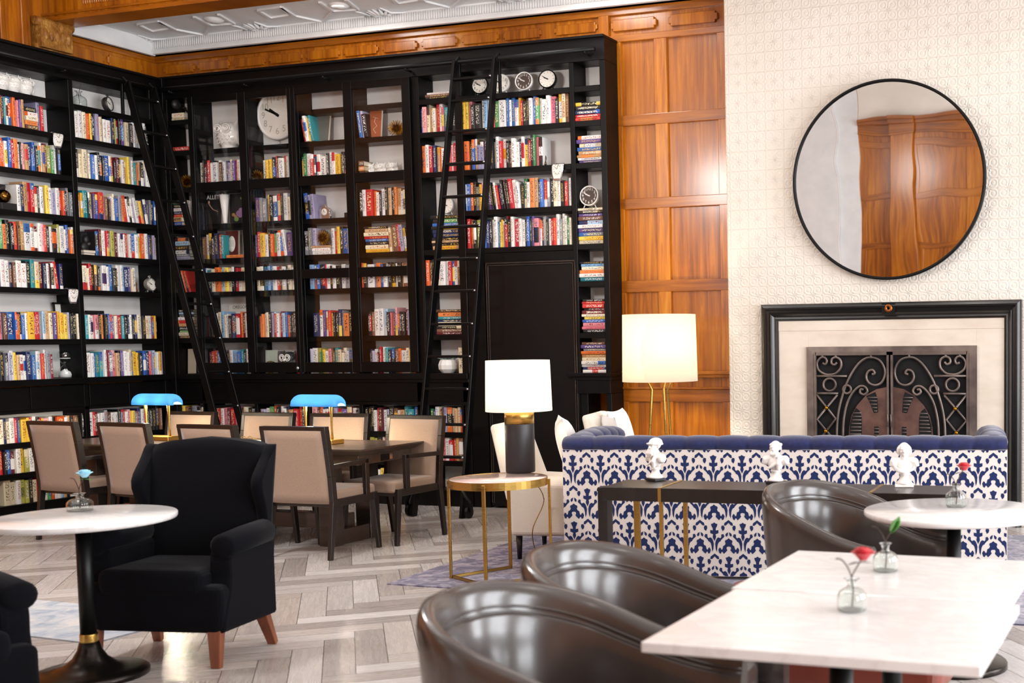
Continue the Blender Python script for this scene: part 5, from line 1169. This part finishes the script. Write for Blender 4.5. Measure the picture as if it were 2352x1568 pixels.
def bud_vase(label, loc, kind, rz=0, s=1.0, squat=False):
    t = thing('bud_vase', label, 'vase', (0, 0, 0), 0, 'glass bud vases'); k = s * (1.25 if squat else 1); hz = s * (.82 if squat else 1)
    o = cr([(.036 * k, 0), (.043 * k, .006 * hz), (.0445 * k, .03 * hz), (.043 * k, .048 * hz), (.033 * k, .062 * hz), (.016 * k, .071 * hz), (.0125 * k, .082 * hz), (.017 * k, .093 * hz), (.0235 * k, .097 * hz)], 3)
    o = [(p.x, p.y) for p in o]; inn = [(max(.001, x - .0028), max(z, .005)) for x, z in reversed(o)]
    m = MB(); m.lathe(o + inn + [(.0005, .005)], 24, cap=False); m.build('glass_body', M_GLASS, t)
    m = MB(); top = Vector((.012, .0, .165)) * s
    m.tube(cr([(0, 0, .012), (.004, .002, .06), (.0, 0, .10), (.018 * s, 0, .135 * s), (.032 * s, 0, .158 * s)], 4), .0022, 6); m.tube(cr([(0, 0, .10), (-.012, 0, .13), (-.03, .004, .152), (-.048, .0, .156)], 4), [.0022] * 12 + [.0012], 6); m.build('stem', M_STEM, t)
    C = Vector((.034 * s, 0, .17 * s)); m = MB()
    if kind in ('red', 'blue'):
        mt = M_RED if kind == 'red' else M_BLUEF
        m.ell(tuple(C), (.014, .014, .019), 12, 8)
        for j, (nn, rr, hh, op) in enumerate(((4, .016, .022, .1), (5, .022, .022, .45), (5, .028, .018, .8))):
            for i in range(nn):
                a = 2 * pi * (i + .5 * j) / nn
                m.grid(lambda u, v: tuple(C + RZ(a + (u - .5) * 1.6) @ Vector((rr * (.35 + .65 * sin(v * 1.4)) * (1 + op * .4 * v * v), 0, -.018 + (hh + .016) * v - op * .012 * v ** 3))), 7, 6)
        o = m.build('flower', mt, t); q = o.modifiers.new('thick', 'SOLIDIFY'); q.thickness = .0012
        m = MB()
        for a in (.4, 3.4): m.grid(lambda u, v: tuple(Vector((.026 * s, 0, .145 * s)) + RZ(a) @ Vector((.038 * v, (u - .5) * .018 * sin(pi * min(1, v * .95 + .03)), .006 * v - .012 * v * v))), 5, 7)
        o = m.build('leaf', M_STEM if kind == 'red' else M_LEAF, t); q = o.modifiers.new('thick', 'SOLIDIFY'); q.thickness = .001
    else:
        for a, tl in ((-.2, .2), (.5, .5)):
            m.grid(lambda u, v: tuple(Vector((.018 * s, 0, .132 * s)) + RZ(a) @ Vector((.052 * v * sin(tl + .3), (u - .5) * .052 * sin(pi * min(1, v * .93 + .05)), .058 * v * cos(tl * .6)))), 7, 8)
        o = m.build('leaf', M_LEAF, t); q = o.modifiers.new('thick', 'SOLIDIFY'); q.thickness = .001
    return place(t, loc, rz)
def on_table(px, py, z=.7405): return tuple(onz(px, py, z))
bud_vase('squat glass bud vase with pale blue flower on the left round table', on_table(184, 1172, .7605), 'blue', .1, 1.05, True)
bud_vase('glass bud vase with red rose on the nearest rectangular table', on_table(1957, 1402), 'red', .25, 1.0)
bud_vase('glass bud vase with green leaf on the rear rectangular table', on_table(2034, 1311), 'leaf', .3, 1.0)
bud_vase('glass bud vase with red rose on the right round table', on_table(2196, 1163), 'red', .4, 1.12)
t = bud_vase('glass bud vase with red rose on the top shelf of left bookcase', tuple(on_left(181, ZL[0], .10)), 'red', 0, 1.5)
# ================================================================== RUGS
RUG = .008
m = MB(); m.prism([(-4.86, 6.56), (.6, 6.50), (.6, 9.45), (-4.99, 9.45)], .0, RUG); tag(m.build('rug', M_RUG), 'faded navy and grey rug under the damask sofa and brass side table', 'rug')
m = MB(); m.prism([(-5.40, 4.82), (-7.6, 4.97), (-7.55, 5.62), (-5.36, 5.50)], .0, RUG); tag(m.build('rug', M_RUGG), 'pale grey blue rug behind the left round table column', 'rug')

# ================================================================== BRASS SIDE TABLE, LAMPS
st = Vector((-4.245, 6.92, 0)); R0, zt_ = .315, .665
t = thing('side_table', 'round brass side table with blush marble top under the black lamp', 'table', st + Vector((0, 0, RUG)), 0)
m = MB(); m.lathe([(R0 - .006, zt_ - .012), (R0 - .004, zt_ - .001), (.001, zt_)], 56, M=T3(*st), cap=False); m.lathe([(.001, zt_ - .013), (R0 - .006, zt_ - .013)], 56, M=T3(*st), cap=False); m.build('tabletop', M_PINK, t)
m = MB(); m.lathe([(R0 - .004, zt_ - .05), (R0, zt_ - .05), (R0, zt_), (R0 - .004, zt_)], 56, M=T3(*st), closed=True, sm=False); m.build('brass_band', M_BRASS, t)
angs = [rad(198), rad(110), rad(285), rad(20)]
for a in angs:
    d = Vector((cos(a), sin(a), 0)); p = st + d * (R0 + .012); m = MB(); m.bar(p + Vector((0, 0, RUG + .0005)), p + Vector((0, 0, zt_ - .012)), .022, .016, up=d); m.bar(p + Vector((0, 0, zt_ - .03)), p - d * .03 + Vector((0, 0, zt_ - .03)), .018, .018, up=(0, 0, 1)); m.build('leg', M_BRASS, t, bevel=.001, segs=1)
for a, b in ((0, 1), (2, 3), (0, 2)):
    d1, d2 = [Vector((cos(angs[k]), sin(angs[k]), 0)) * R0 + st + Vector((0, 0, RUG + .012)) for k in (a, b)]; m = MB(); m.bar(d1, d2, .016, .016, up=(0, 0, 1)); m.build('base_bar', M_BRASS, t)
lp = Vector((onz(1196, 1084, zt_).x, onz(1196, 1084, zt_).y, zt_ + .001))
t = thing('table_lamp', 'black cylinder table lamp with lit white drum shade on the brass side table', 'lamp', lp)
m = MB(); m.lathe([(.094, 0), (.098, .006), (.098, .325), (.096, .33)], 40, M=T3(*lp)); m.build('base', mat('charcoal_ceramic', '#262326', .45), t); m = MB(); m.lathe([(.0985, .33), (.0985, .425), (.07, .43)], 40, M=T3(*lp)); m.build('brass_neck', M_BRASS, t)
def drum(t, c, r0, r1, z0, z1, mt):
    m = MB(); m.lathe([(r0, z0), (r1, z1), (r1 - .004, z1), (r0 - .004, z0)], 56, M=T3(c.x, c.y, 0), closed=True); m.build('shade', mt, t)
drum(t, lp, .221, .212, zt_ + .415, zt_ + .755, M_SHADE)
def bulb(nm, P, e, col=(1, .88, .70), r=.05): l = bpy.data.lights.new(nm, 'POINT'); l.energy = e; l.color = col; l.shadow_soft_size = r; o = bpy.data.objects.new(nm, l); COL.objects.link(o); o.location = P
bulb('table_lamp_bulb', (lp.x, lp.y, zt_ + .58), 40)
m = MB(); m.tube(cr([(lp.x + .05, lp.y + .02, zt_ - .02), (lp.x + .03, lp.y + .25, .45), (lp.x - .04, lp.y + .2, .22), (lp.x - .03, lp.y + .35, .014), (lp.x + .3, lp.y + .5, .014)], 6), .0035, 6); o = m.build('cord', M_BRASS, t)
# floor lamp
fc = Vector((xat(1515, 9.5, 1.46), 9.5, 0))
t = thing('floor_lamp', 'brass floor lamp with lit white drum shade by the wood panelling', 'lamp', fc)
drum(t, fc, .318, .308, 1.195, 1.757, M_SHADE2)
for a in (rad(190), rad(-10), rad(90)):
    d = Vector((cos(a), sin(a), 0)); m = MB(); m.tube([fc + d * .03 + Vector((0, 0, 1.36)), fc + d * .105 + Vector((0, 0, 1.19)), fc + d * .072 + Vector((0, 0, 1.125)), fc + d * .15 + Vector((0, 0, .001))], .0105, 10); m.build('leg', M_BRASS, t)
m = MB(); m.tube([fc + Vector((0, 0, 1.34)), fc + Vector((0, 0, 1.40))], .03, 12); m.build('socket', M_BRASS, t)
m = MB()
for k in range(3): a = 2 * pi * k / 3 + .3; m.tube([fc + Vector((0, 0, 1.38)), fc + Vector((.306 * cos(a), .306 * sin(a), 1.40))], .003, 5)
m.build('shade_carrier', M_BRASS, t)
bulb('floor_lamp_bulb', (fc.x + .05, fc.y - .02, 1.46), 75)

# ================================================================== DAMASK SOFA, CONSOLE, BUSTS
sa = rad(8.5); s0 = onz(1291, 1032, .845); s1 = onz(2313, 1033, .845); sdir = (s1 - s0); sdir.z = 0; SW = sdir.length; sa = atan2(sdir.y, sdir.x)
t = thing('sofa', 'navy velvet sofa seen from behind with navy and ivory damask back', 'sofa', (s0.x, s0.y, RUG), sa)
SM = T3(s0.x, s0.y, 0) @ RZ(sa)           # local: x along the back, y away from the viewer, z up
def L(m): m.M = SM; return m
m = L(MB()); m.box(.004, SW - .004, .004, .13, .03, .838); m.build('frame', M_DWHITE, t)
m = L(MB()); m.box(0, SW, 0, .004, .03, .845)
U = .245 / 615                              # damask repeat (drawing units -> metres)
U = (SW / 1022 * 66.7) / 615
P6 = [[(0, 0), (25, 22), (62, 28), (45, 75), (24, 108), (22, 150), (30, 172), (82, 160), (80, 212), (42, 226), (22, 232), (16, 262), (26, 288), (22, 315), (8, 345), (0, 378)]]
SYM = [P6[0], [(0, 335), (30, 365), (66, 378), (72, 402), (56, 428), (66, 460), (74, 482), (44, 502), (0, 492)], [(0, -55), (42, -18), (78, 5), (88, 52), (62, 46), (32, 16), (0, -14)]]
SIDE = [[(25, 445), (36, 395), (58, 342), (86, 318), (112, 330), (140, 350), (122, 386), (90, 402), (66, 442), (52, 502), (46, 560), (49, 612), (36, 560)], [(160, 250), (186, 244), (206, 286), (186, 312), (166, 322), (146, 352), (130, 340), (160, 304)]]
SIDE2 = [[(46, 502), (82, 482), (112, 500), (120, 546), (132, 576), (165, 582), (178, 552), (190, 530), (216, 576), (196, 642), (180, 652), (164, 612), (132, 610), (108, 652), (70, 612), (42, 582), (60, 542)], [(112, 62), (142, 66), (146, 112), (122, 166), (102, 140), (92, 96)], [(20, 200), (46, 230), (60, 256), (50, 286), (30, 266)]]
DAM = []
def clipped(poly):
    def cut(p, ax, lim, keep):
        o = []
        for i in range(len(p)):
            a, b = p[i], p[(i + 1) % len(p)]; ia, ib = keep(a[ax]), keep(b[ax])
            if ia: o.append(a)
            if ia != ib: k = (lim - a[ax]) / (b[ax] - a[ax]); o.append((a[0] + (b[0] - a[0]) * k, a[1] + (b[1] - a[1]) * k))
        return o
    for ax, lim, kp in ((0, .002, lambda v: v >= .002), (0, SW - .002, lambda v: v <= SW - .002), (1, .032, lambda v: v >= .032), (1, .843, lambda v: v <= .843)):
        poly = cut(poly, ax, lim, kp)
        if len(poly) < 3: return None
    return poly
z_top = .845 - .03
def grown(p, g=11.0):
    n_ = len(p); s_ = 1 if sum(p[i][0] * p[(i + 1) % n_][1] - p[(i + 1) % n_][0] * p[i][1] for i in range(n_)) > 0 else -1; o = []
    for i in range(n_):
        a, b = Vector(p[i - 1]), Vector(p[(i + 1) % n_]); d = b - a; d = d.normalized() if d.length > 1e-6 else Vector((1, 0)); o.append((p[i][0] + d.y * g * s_, p[i][1] - d.x * g * s_))
    return o
for j in range(-1, 6):
    for i in range(-1, int(SW / (615 * U)) + 2):
        cx_ = (i * 615 + (307.5 if j % 2 else 0) + 230) * U; zc = z_top - (j * 720 + 20) * U
        polys = [p + [(-x, y) for x, y in reversed(p) if abs(x) > 1e-6] for p in SYM[:1]]
        polys += [q for p in SIDE for q in (p, [(-x, y) for x, y in p])]
        off = [p + [(-x, y) for x, y in reversed(p) if abs(x) > 1e-6] for p in SYM[1:]] + [q for p in SIDE2 for q in (p, [(-x, y) for x, y in p])]
        polys += [[(x + 307.5, y) for x, y in p] for p in off]
        for p in polys:
            p = grown(p)
            w2 = [(cx_ + x * U, zc - y * U) for x, y in p]; w2 = clipped(w2)
            if w2: o = len(m.v); m.v += [tuple(SM @ Vector((x, -.0008, z))) for x, z in w2]; m.f.append(tuple(range(o, o + len(w2)))); m.mi.append(1); m.sm.append(False)
bk = m.build('damask_back', [M_DWHITE, M_DNAVY], t)
m = L(MB())                                  # channelled velvet roll along the top
NCH = 14
def roll(u, v):
    x = .0 + SW * u; a = 2 * pi * v; ch = abs(sin(pi * u * NCH)) ** .5
    r = .058 + .012 * ch
    return (x, .075 + 1.35 * r * cos(a), .875 + r * .82 * sin(a) + (.0))
m.grid(roll, 14 * 12 + 1, 16, cv=True); m.build('top_roll', M_NAVY, t)
m = L(MB()); m.box(.06, SW - .06, .13, .88, .12, .40); m.build('seat_base', M_NAVY, t, bevel=.02)
for k in range(3): w_ = (SW - .40) / 3; m = L(MB()); m.box(.20 + w_ * k + .004, .20 + w_ * (k + 1) - .004, .22, .92, .40, .52); m.build('seat_cushion', M_NAVY, t, bevel=.04, segs=3)
m = L(MB()); m.grid(lambda u, v: (.14 + (SW - .28) * u, .13 + .09 * (.5 + .5 * abs(sin(pi * u * NCH)) ** .5) * sin(pi * min(1, .15 + v * .85)), .42 + .44 * v), 14 * 8 + 1, 8); m.build('inner_back', M_NAVY, t)
for q, x0 in ((-1, .0), (1, SW)):
    m = L(MB()); xa, xb = (0, .16) if q < 0 else (SW - .16, SW); m.box(xa + .004, xb - .004, .09, .93, .06, .84); m.build('arm', M_NAVY, t, bevel=.02)
    m = L(MB()); xo = x0 + q * .003; m.box(min(x0, xo), max(x0, xo), .01, .94, .03, .845); m.build('damask_side', M_DWHITE, t)
    m = L(MB())
    def ar(u, v):
        y = .05 + .90 * u; a = 2 * pi * v; ch = abs(sin(pi * u * 5)) ** .5; r = .066 + .010 * ch
        return ((xa + xb) / 2 + 1.22 * r * cos(a), y, .882 + .035 * sin(pi * (.15 + .8 * u)) - .02 + r * .8 * sin(a))
    m.grid(ar, 61, 14, cv=True); e0, e1 = [ar(1, k / 14) for k in range(14)], None
    o = len(m.v); m.v += [tuple(SM @ Vector(p)) for p in e0]; m.f.append(tuple(range(o, o + 14))); m.mi.append(0); m.sm.append(False); m.build('arm_roll', M_NAVY, t)
for x, y in ((.08, .06), (SW - .08, .06), (.08, .86), (SW - .08, .86)): m = L(MB()); m.lathe([(.02, RUG + .0005), (.028, .12)], 12, M=SM @ T3(x, y, 0)); m.build('leg', M_DARKWOOD, t)
m = L(MB()); m.pillow(.42, .34, .14, M=SM @ T3(.32, .50, .69) @ RZ(1.2) @ RX(-.35)); tag(m.build('throw_pillow', M_NAVY), 'navy pillow at left end of the damask sofa', 'pillow')
# console
cA, cB = onz(1383, 1118, .745), onz(2172, 1135, .745); cd = cB - cA; CW = cd.length; ca_ = atan2(cd.y, cd.x); CMt = T3(cA.x, cA.y, 0) @ RZ(ca_)
t = thing('console_table', 'narrow dark console table with brass legs behind the damask sofa', 'table', (cA.x, cA.y, 0), ca_)
def K(): m = MB(); m.M = CMt; return m
m = K(); m.box(0, CW, 0, .36, .670, .745); m.build('tabletop', M_DARKWOOD, t, bevel=.002, segs=1)
m = K(); m.box(-.055, 0, .06, .14, .0, .735); m.build('leg', M_DARKWOOD, t, bevel=.002, segs=1); m = K(); m.box(CW, CW + .055, .06, .14, .0, .735); m.build('leg', M_DARKWOOD, t, bevel=.002, segs=1)
for x, y, w_ in ((.085, .24, .034), (.36, .30, .022), (.325, .012, .018), (CW - .40, .012, .018), (CW - .36, .30, .022), (CW - .10, .24, .034)): m = K(); m.box(x, x + w_, y, y + .02, .0, .67); m.build('brass_leg', M_BRASS, t)
for x in (.325, CW - .40): m = K(); m.box(x, x + .018, -.003, 0, .67, .747); m.box(x, x + .018, -.003, .365, .745, .7475); m.build('brass_inlay', M_BRASS, t)
def bust(label, px, py, kind, rz):
    P = Vector(onz(px, py, .746)); P.z = .7465
    LOCAL[0] = True; t = thing('bust', label, 'statue', P, rz, 'white busts on the console'); LOCAL[0] = False; base = M_ROCK if kind != 'cloak' else M_PLASTERW
    m = MB()
    if kind != 'cloak': m.box(-.055, .055, -.045, .045, 0, .018)
    else: m.box(-.058, .058, -.045, .045, 0, .018)
    m.build('plinth', base, t, bevel=.003)
    m = MB(); m.lathe([(.048, .018), (.05, .026), (.043, .036), (.034, .045), (.027, .06), (.025, .075), (.032, .083), (.034, .09), (.028, .096)], 24); m.build('socle', M_PLASTERW, t)
    b = MB()                                     # head and shoulders, faces -y
    b.ell((0, .0, .138), (.052, .036, .052), 16, 10); b.ell((0, .012, .168), (.076, .034, .028), 16, 10)
    for q in (-1, 1): b.ell((q * .062, .006, .160), (.030, .030, .036), 12, 8); b.tube([(q * .03, .0, .178), (q * .07, -.004, .165), (q * .08, -.004, .135)], [.022, .024, .016], 8)
    b.tube([(0, .006, .165), (0, -.002, .215)], [.032, .025], 10)
    Hc = Vector((0, -.006, .248)); b.ell((0, .004, .258), (.034, .040, .038), 16, 12); b.ell((0, -.016, .238), (.027, .026, .034), 14, 10)
    b.tube([(0, -.038, .252), (0, -.050, .236), (0, -.040, .231)], [.006, .008, .006], 6); b.tube([(-.022, -.036, .254), (0, -.041, .257), (.022, -.036, .254)], .006, 6)
    for q in (-1, 1): b.ell((q * .018, -.034, .236), (.008, .008, .008), 8, 6); b.ell((q * .036, .004, .244), (.006, .010, .014), 8, 6)
    if kind == 'helmet':
        b.ell((0, .006, .272), (.042, .048, .034), 16, 10); b.tube([(-.042, -.01, .262), (-.03, -.042, .264), (0, -.052, .266), (.03, -.042, .264), (.042, -.01, .262), (.03, .04, .26), (0, .054, .258), (-.03, .04, .26)], .007, 6, closed=True)
        for k in range(5): x = -.022 + .011 * k; b.tube([(x * .7, -.036, .225), (x * 1.1 - .006, -.046, .195), (x - .004 * k, -.042, .160 + .004 * abs(k - 2))], [.011, .012, .004], 7)
    elif kind == 'toga':
        for k in range(5): x = -.018 + .009 * k; b.tube([(x, -.036, .222), (x * .9, -.042, .205), (x * .5, -.038, .190)], [.009, .009, .004], 7)
        for k in range(14): a = 2 * pi * k / 14; b.ell((.032 * cos(a), .010 + .034 * sin(a), .268), (.011, .011, .011), 8, 6)
    else:
        for q in (-1, 1):
            for k in range(4): b.tube([(q * (.022 + .002 * k), .030 - .012 * k, .272), (q * .036, .026 - .012 * k, .255), (q * .039, .026 - .011 * k, .232), (q * .033, .024 - .008 * k, .214)], [.009, .010, .011, .006], 7)
        for k in range(3): b.tube([((k - 1) * .006, -.038, .222), ((k - 1) * .004, -.036, .206)], [.007, .003], 6)
    if kind == 'cloak':
        for k in range(3): b.tube(cr([(-.075, .0, .180 - .012 * k), (-.055, -.032, .135 - .010 * k), (-.005, -.046, .108 - .004 * k), (.045, -.034, .112), (.06, -.02, .13)], 3), .0075, 6)
    else:
        for k in range(4): b.tube(cr([(.045 + .006 * k, -.012, .188 - .006 * k), (.03 - .002 * k, -.036, .150), (-.015 - .008 * k, -.042, .118 - .004 * k)], 4), .0075, 6)
        b.tube([(.03, -.02, .185), (.035, -.042, .14), (.03, -.036, .095)], [.014, .016, .010], 8)
    b.build('figure', M_PLASTERW, t, remesh=.0042, smooth=1); t.scale = (.86, .86, .80)
    return t
bust('white bust of a bearded figure in a helmet, left on the console', 1506, 1103, 'helmet', -.5)
bust('white bust of a bearded man in draped toga, middle of the console', 1782, 1110, 'toga', -.02)
bust('white bust of a balding man in a cloak, right on the console', 2077, 1117, 'cloak', .22)

# ================================================================== BROWN LEATHER TUB CHAIRS
def tub(leather=None):
    mt = leather or M_LEATHER
    t = thing('tub_chair', 'x', 'armchair')                       # faces +x
    LX, WY, RB = .42, .36, .36
    def path(u):                                                    # u 0..1 from one arm front around the back to the other
        s = u * 2 - 1; q = 1 if s >= 0 else -1; a = abs(s)
        if a > .52: k = (a - .52) / .48; return Vector((-.06 + .48 * k, q * WY, 0)), Vector((0, q, 0)), a
        th = a / .52 * pi / 2; return Vector((-.06 - RB * cos(th), q * WY * sin(th), 0)), Vector((-cos(th), q * sin(th), 0)), a
    def hgt(a): k = min(1, max(0, (a - .08) / .92)); e = k * k * (3 - 2 * k); return .80 - .20 * e
    sec = [(-.012, .10), (.0, .30), (.004, .55), (.004, .86), (-.004, .965), (-.032, 1.0), (-.062, .965), (-.070, .90), (-.072, .875), (-.082, .86), (-.10, .70), (-.105, .52), (-.085, .36)]
    sec = cr([Vector((p[0], p[1], 0)) for p in sec], 2); NS = len(sec)
    def fn(u, v):
        P, nrm, a = path(u); h = hgt(a); s = sec[min(NS - 1, int(round(v * (NS - 1))))]; zz = .14 + (h - .14) * max(0, (s.y - .10) / .90)
        flare = .05 * (zz / .8) ** 1.5
        k = 1.0 if a < .92 else 1 - .35 * ((a - .92) / .08) ** 2
        o = -.04 + (s.x + .04) * k
        return tuple(P + nrm * (o + flare) + Vector((0, 0, zz)))
    m = MB(); m.grid(fn, 73, NS)
    for e in (0, 1): 
        vs = [fn(e, v / (NS - 1)) for v in range(NS)]; o = len(m.v); m.v += vs; m.f.append(tuple(range(o, o + NS))); m.mi.append(0); m.sm.append(False)
    m.build('shell', mt, t)
    for vv in (.575, .70):
        m = MB(); m.tube([Vector(fn(k / 72, vv)) for k in range(73)], .0045, 6); m.build('piping', mt, t)
    m = MB()
    def seat(u, v):
        a = 2 * pi * u; c, s = cos(a), sin(a); x = (.30 * abs(c) ** (.6 if c > 0 else 1)) * (1 if c > 0 else -1) + .06; y = .262 * abs(s) ** .7 * (1 if s > 0 else -1)
        pr_ = [(.0, .30), (.94, .30), (1, .33), (1.0, .40), (.95, .445), (.75, .462), (0, .468)][min(6, int(round(v * 6)))]
        return (x * pr_[0] + .03, y * pr_[0], pr_[1])
    m.grid(seat, 48, 7, cu=True); m.build('seat_cushion', mt, t, merge=.0005)
    m = MB(); m.prism([(.36, -.27), (.36, .27), (-.2, .3), (-.34, .15), (-.34, -.15), (-.2, -.3)], .10, .31); m.build('base', mt, t, bevel=.015)
    for x, y in ((.30, .24), (.30, -.24), (-.26, .2), (-.26, -.2)): m = MB(); m.lathe([(.014, 0), (.022, .12)], 10, M=T3(x, y, 0)); m.build('leg', M_DARKWOOD, t)
    return t
tb = tub(); tb.scale = (.94, .94, 1.03); place(tb, (-1.655, 3.07, 0), rad(-1)); tb['label'] = 'nearest brown leather tub chair, at the lower edge of the picture'; tb['group'] = 'brown leather tub chairs'
dup(tb, (-1.76, 3.81, 0), rad(-1), 'brown leather tub chair between the nearest one and the console table', 'brown leather tub chairs')
dup(tb, (-1.56, 5.71, 0), rad(-22), 'brown leather tub chair behind the right round marble table', 'brown leather tub chairs')
# terracotta ottoman behind the rectangular tables
t = thing('ottoman', 'terracotta leather tufted ottoman half hidden under the rectangular tables', 'ottoman', (-1.35, 4.95, 0), 0)
m = MB(); m.box(-1.93, -.90, 4.62, 5.12, .12, .47); m.build('cushion', M_RUST, t, bevel=.05, segs=4)
m = MB()
for k in range(6): m.ell((-1.82 + .16 * k, 4.615, .31), (.014, .008, .014), 8, 6)
m.build('button', M_RUST, t)
for x, y in ((-1.84, 4.70), (-.99, 4.70), (-1.84, 5.04), (-.99, 5.04)): m = MB(); m.lathe([(.018, 0), (.025, .13)], 10, M=T3(x, y, 0)); m.build('leg', M_DARKWOOD, t)

# ================================================================== IVORY ARMCHAIRS AND PILLOWS
def ivory():
    t = thing('slipper_armchair', 'x', 'armchair')                # faces +x
    m = MB(); m.hexa([(-.30, -.35, .17), (.36, -.35, .17), (.36, .35, .17), (-.30, .35, .17)], [(-.33, -.36, .56), (.38, -.36, .53), (.38, .36, .53), (-.33, .36, .56)]); m.build('body', M_WHITEFAB, t, bevel=.03, segs=3)
    m = MB(); m.hexa([(-.33, -.35, .40), (-.18, -.35, .40), (-.18, .35, .40), (-.33, .35, .40)], [(-.46, -.30, .955), (-.36, -.30, .955), (-.36, .30, .955), (-.46, .30, .955)]); m.build('backrest', M_WHITEFAB, t, bevel=.035, segs=3)
    for x, y in ((.30, .29), (.30, -.29), (-.26, .29), (-.26, -.29)): m = MB(); m.lathe([(.016, 0), (.026, .18)], 8, M=T3(x, y, 0)); m.build('leg', M_DARKWOOD, t)
    return t
iv = ivory(); place(iv, (-4.29, 7.90, RUG), rad(12)); iv['label'] = 'ivory armchair directly behind the brass side table and black lamp'; iv['group'] = 'ivory armchairs'
dup(iv, (-4.14, 8.98, RUG), rad(14), 'farther ivory armchair between the damask sofa and dark door', 'ivory armchairs')
def pillow(label, loc, rz, w=.46, h=.44, tilt=-.25): m = MB(); m.pillow(w, h, .15, M=RX(tilt)); o = tag(m.build('throw_pillow', M_PILLOW), label, 'pillow'); o.location = loc; o.rotation_euler = (0, 0, rz)
pillow('white pillow on the ivory armchair behind the black lamp', (-4.20, 7.80, .785), rad(12 + 90 + 20), .46, .46); pillow('white pillow propped on the farther ivory armchair, left one', (-4.34, 8.95, .785), rad(90 + 10), .44, .42); pillow('white pillow on the farther ivory armchair, right one near the paneling', (-4.28, 8.74, .765), rad(90 + 40), .42, .40, -.35)

# ================================================================== LIGHT, CAMERA
def area(nm, loc, rot, sx, sy, e, col=(1, 1, 1)):
    l = bpy.data.lights.new(nm, 'AREA'); l.shape = 'RECTANGLE'; l.size = sx; l.size_y = sy; l.energy = e; l.color = col
    o = bpy.data.objects.new(nm, l); COL.objects.link(o); o.location = loc; o.rotation_euler = rot; return o
for k, (a, b) in enumerate(WIN): area('window_daylight', (XR + .35, (a + b) / 2, 2.2), (0, pi / 2, 0), 3.3, 1.9, 800, (.93, .96, 1.0))
area('window_daylight', (-8.1, YR - .4, 2.35), (pi / 2, 0, 0), 1.3, 3.0, 90, (.9, .95, 1.0))
for x, y in ((-8.2, 3.5), (-5.4, 3.5), (-2.4, 3.5), (.5, 3.5), (-8.2, 6.3), (-5.4, 6.3), (-2.4, 6.6), (-.6, 7.6), (-7.4, 9.4), (-5.0, 9.4), (-8.6, .3), (-1.4, .3)):
    l = bpy.data.lights.new('added_ceiling_fill', 'AREA'); l.shape = 'DISK'; l.size = .5; l.energy = 32; l.color = (1, .96, .91); o = bpy.data.objects.new('added_ceiling_fill', l); COL.objects.link(o); o.location = (x, y, (CEIL if y > 9 else CEIL2) - .02)  # fill disks added under the ceiling to brighten the room, no fixtures modelled
l = bpy.data.lights.new('chandelier', 'POINT'); l.energy = 640; l.color = (1, .97, .94); l.shadow_soft_size = .3; o = bpy.data.objects.new('chandelier', l); COL.objects.link(o); o.location = (-5.9, 5.0, 3.6)  # bare fill light without a fixture, added to brighten the left bookcase
wd = bpy.data.worlds.new('sky'); SC.world = wd; wd.use_nodes = True; bg = wd.node_tree.nodes['Background']; bg.inputs[0].default_value = (.75, .85, 1, 1); bg.inputs[1].default_value = 1.0
cam = bpy.data.cameras.new('camera'); co = bpy.data.objects.new('camera', cam); COL.objects.link(co)
cam.sensor_fit = 'HORIZONTAL'; cam.sensor_width = 36.0; cam.lens = F * 36.0 / 2352
cam.shift_x = (1176 - PX) / 2352; cam.shift_y = (PY - 784) / 2352; cam.clip_start = .05; cam.clip_end = 60
mw = Matrix.Identity(4)
for i in range(3): mw[i][0] = R[0][i]; mw[i][1] = -R[1][i]; mw[i][2] = -R[2][i]
mw.translation = CAM; co.matrix_world = mw; SC.camera = co
cam.dof.use_dof = True; cam.dof.focus_distance = 9.2; cam.dof.aperture_fstop = 2.8
SC.view_settings.view_transform = 'Standard'; SC.view_settings.look = 'None'; SC.view_settings.gamma = 1.0; SC.view_settings.use_curve_mapping = False
SC.view_settings.exposure = -1.15
SC.cycles.use_denoising = True
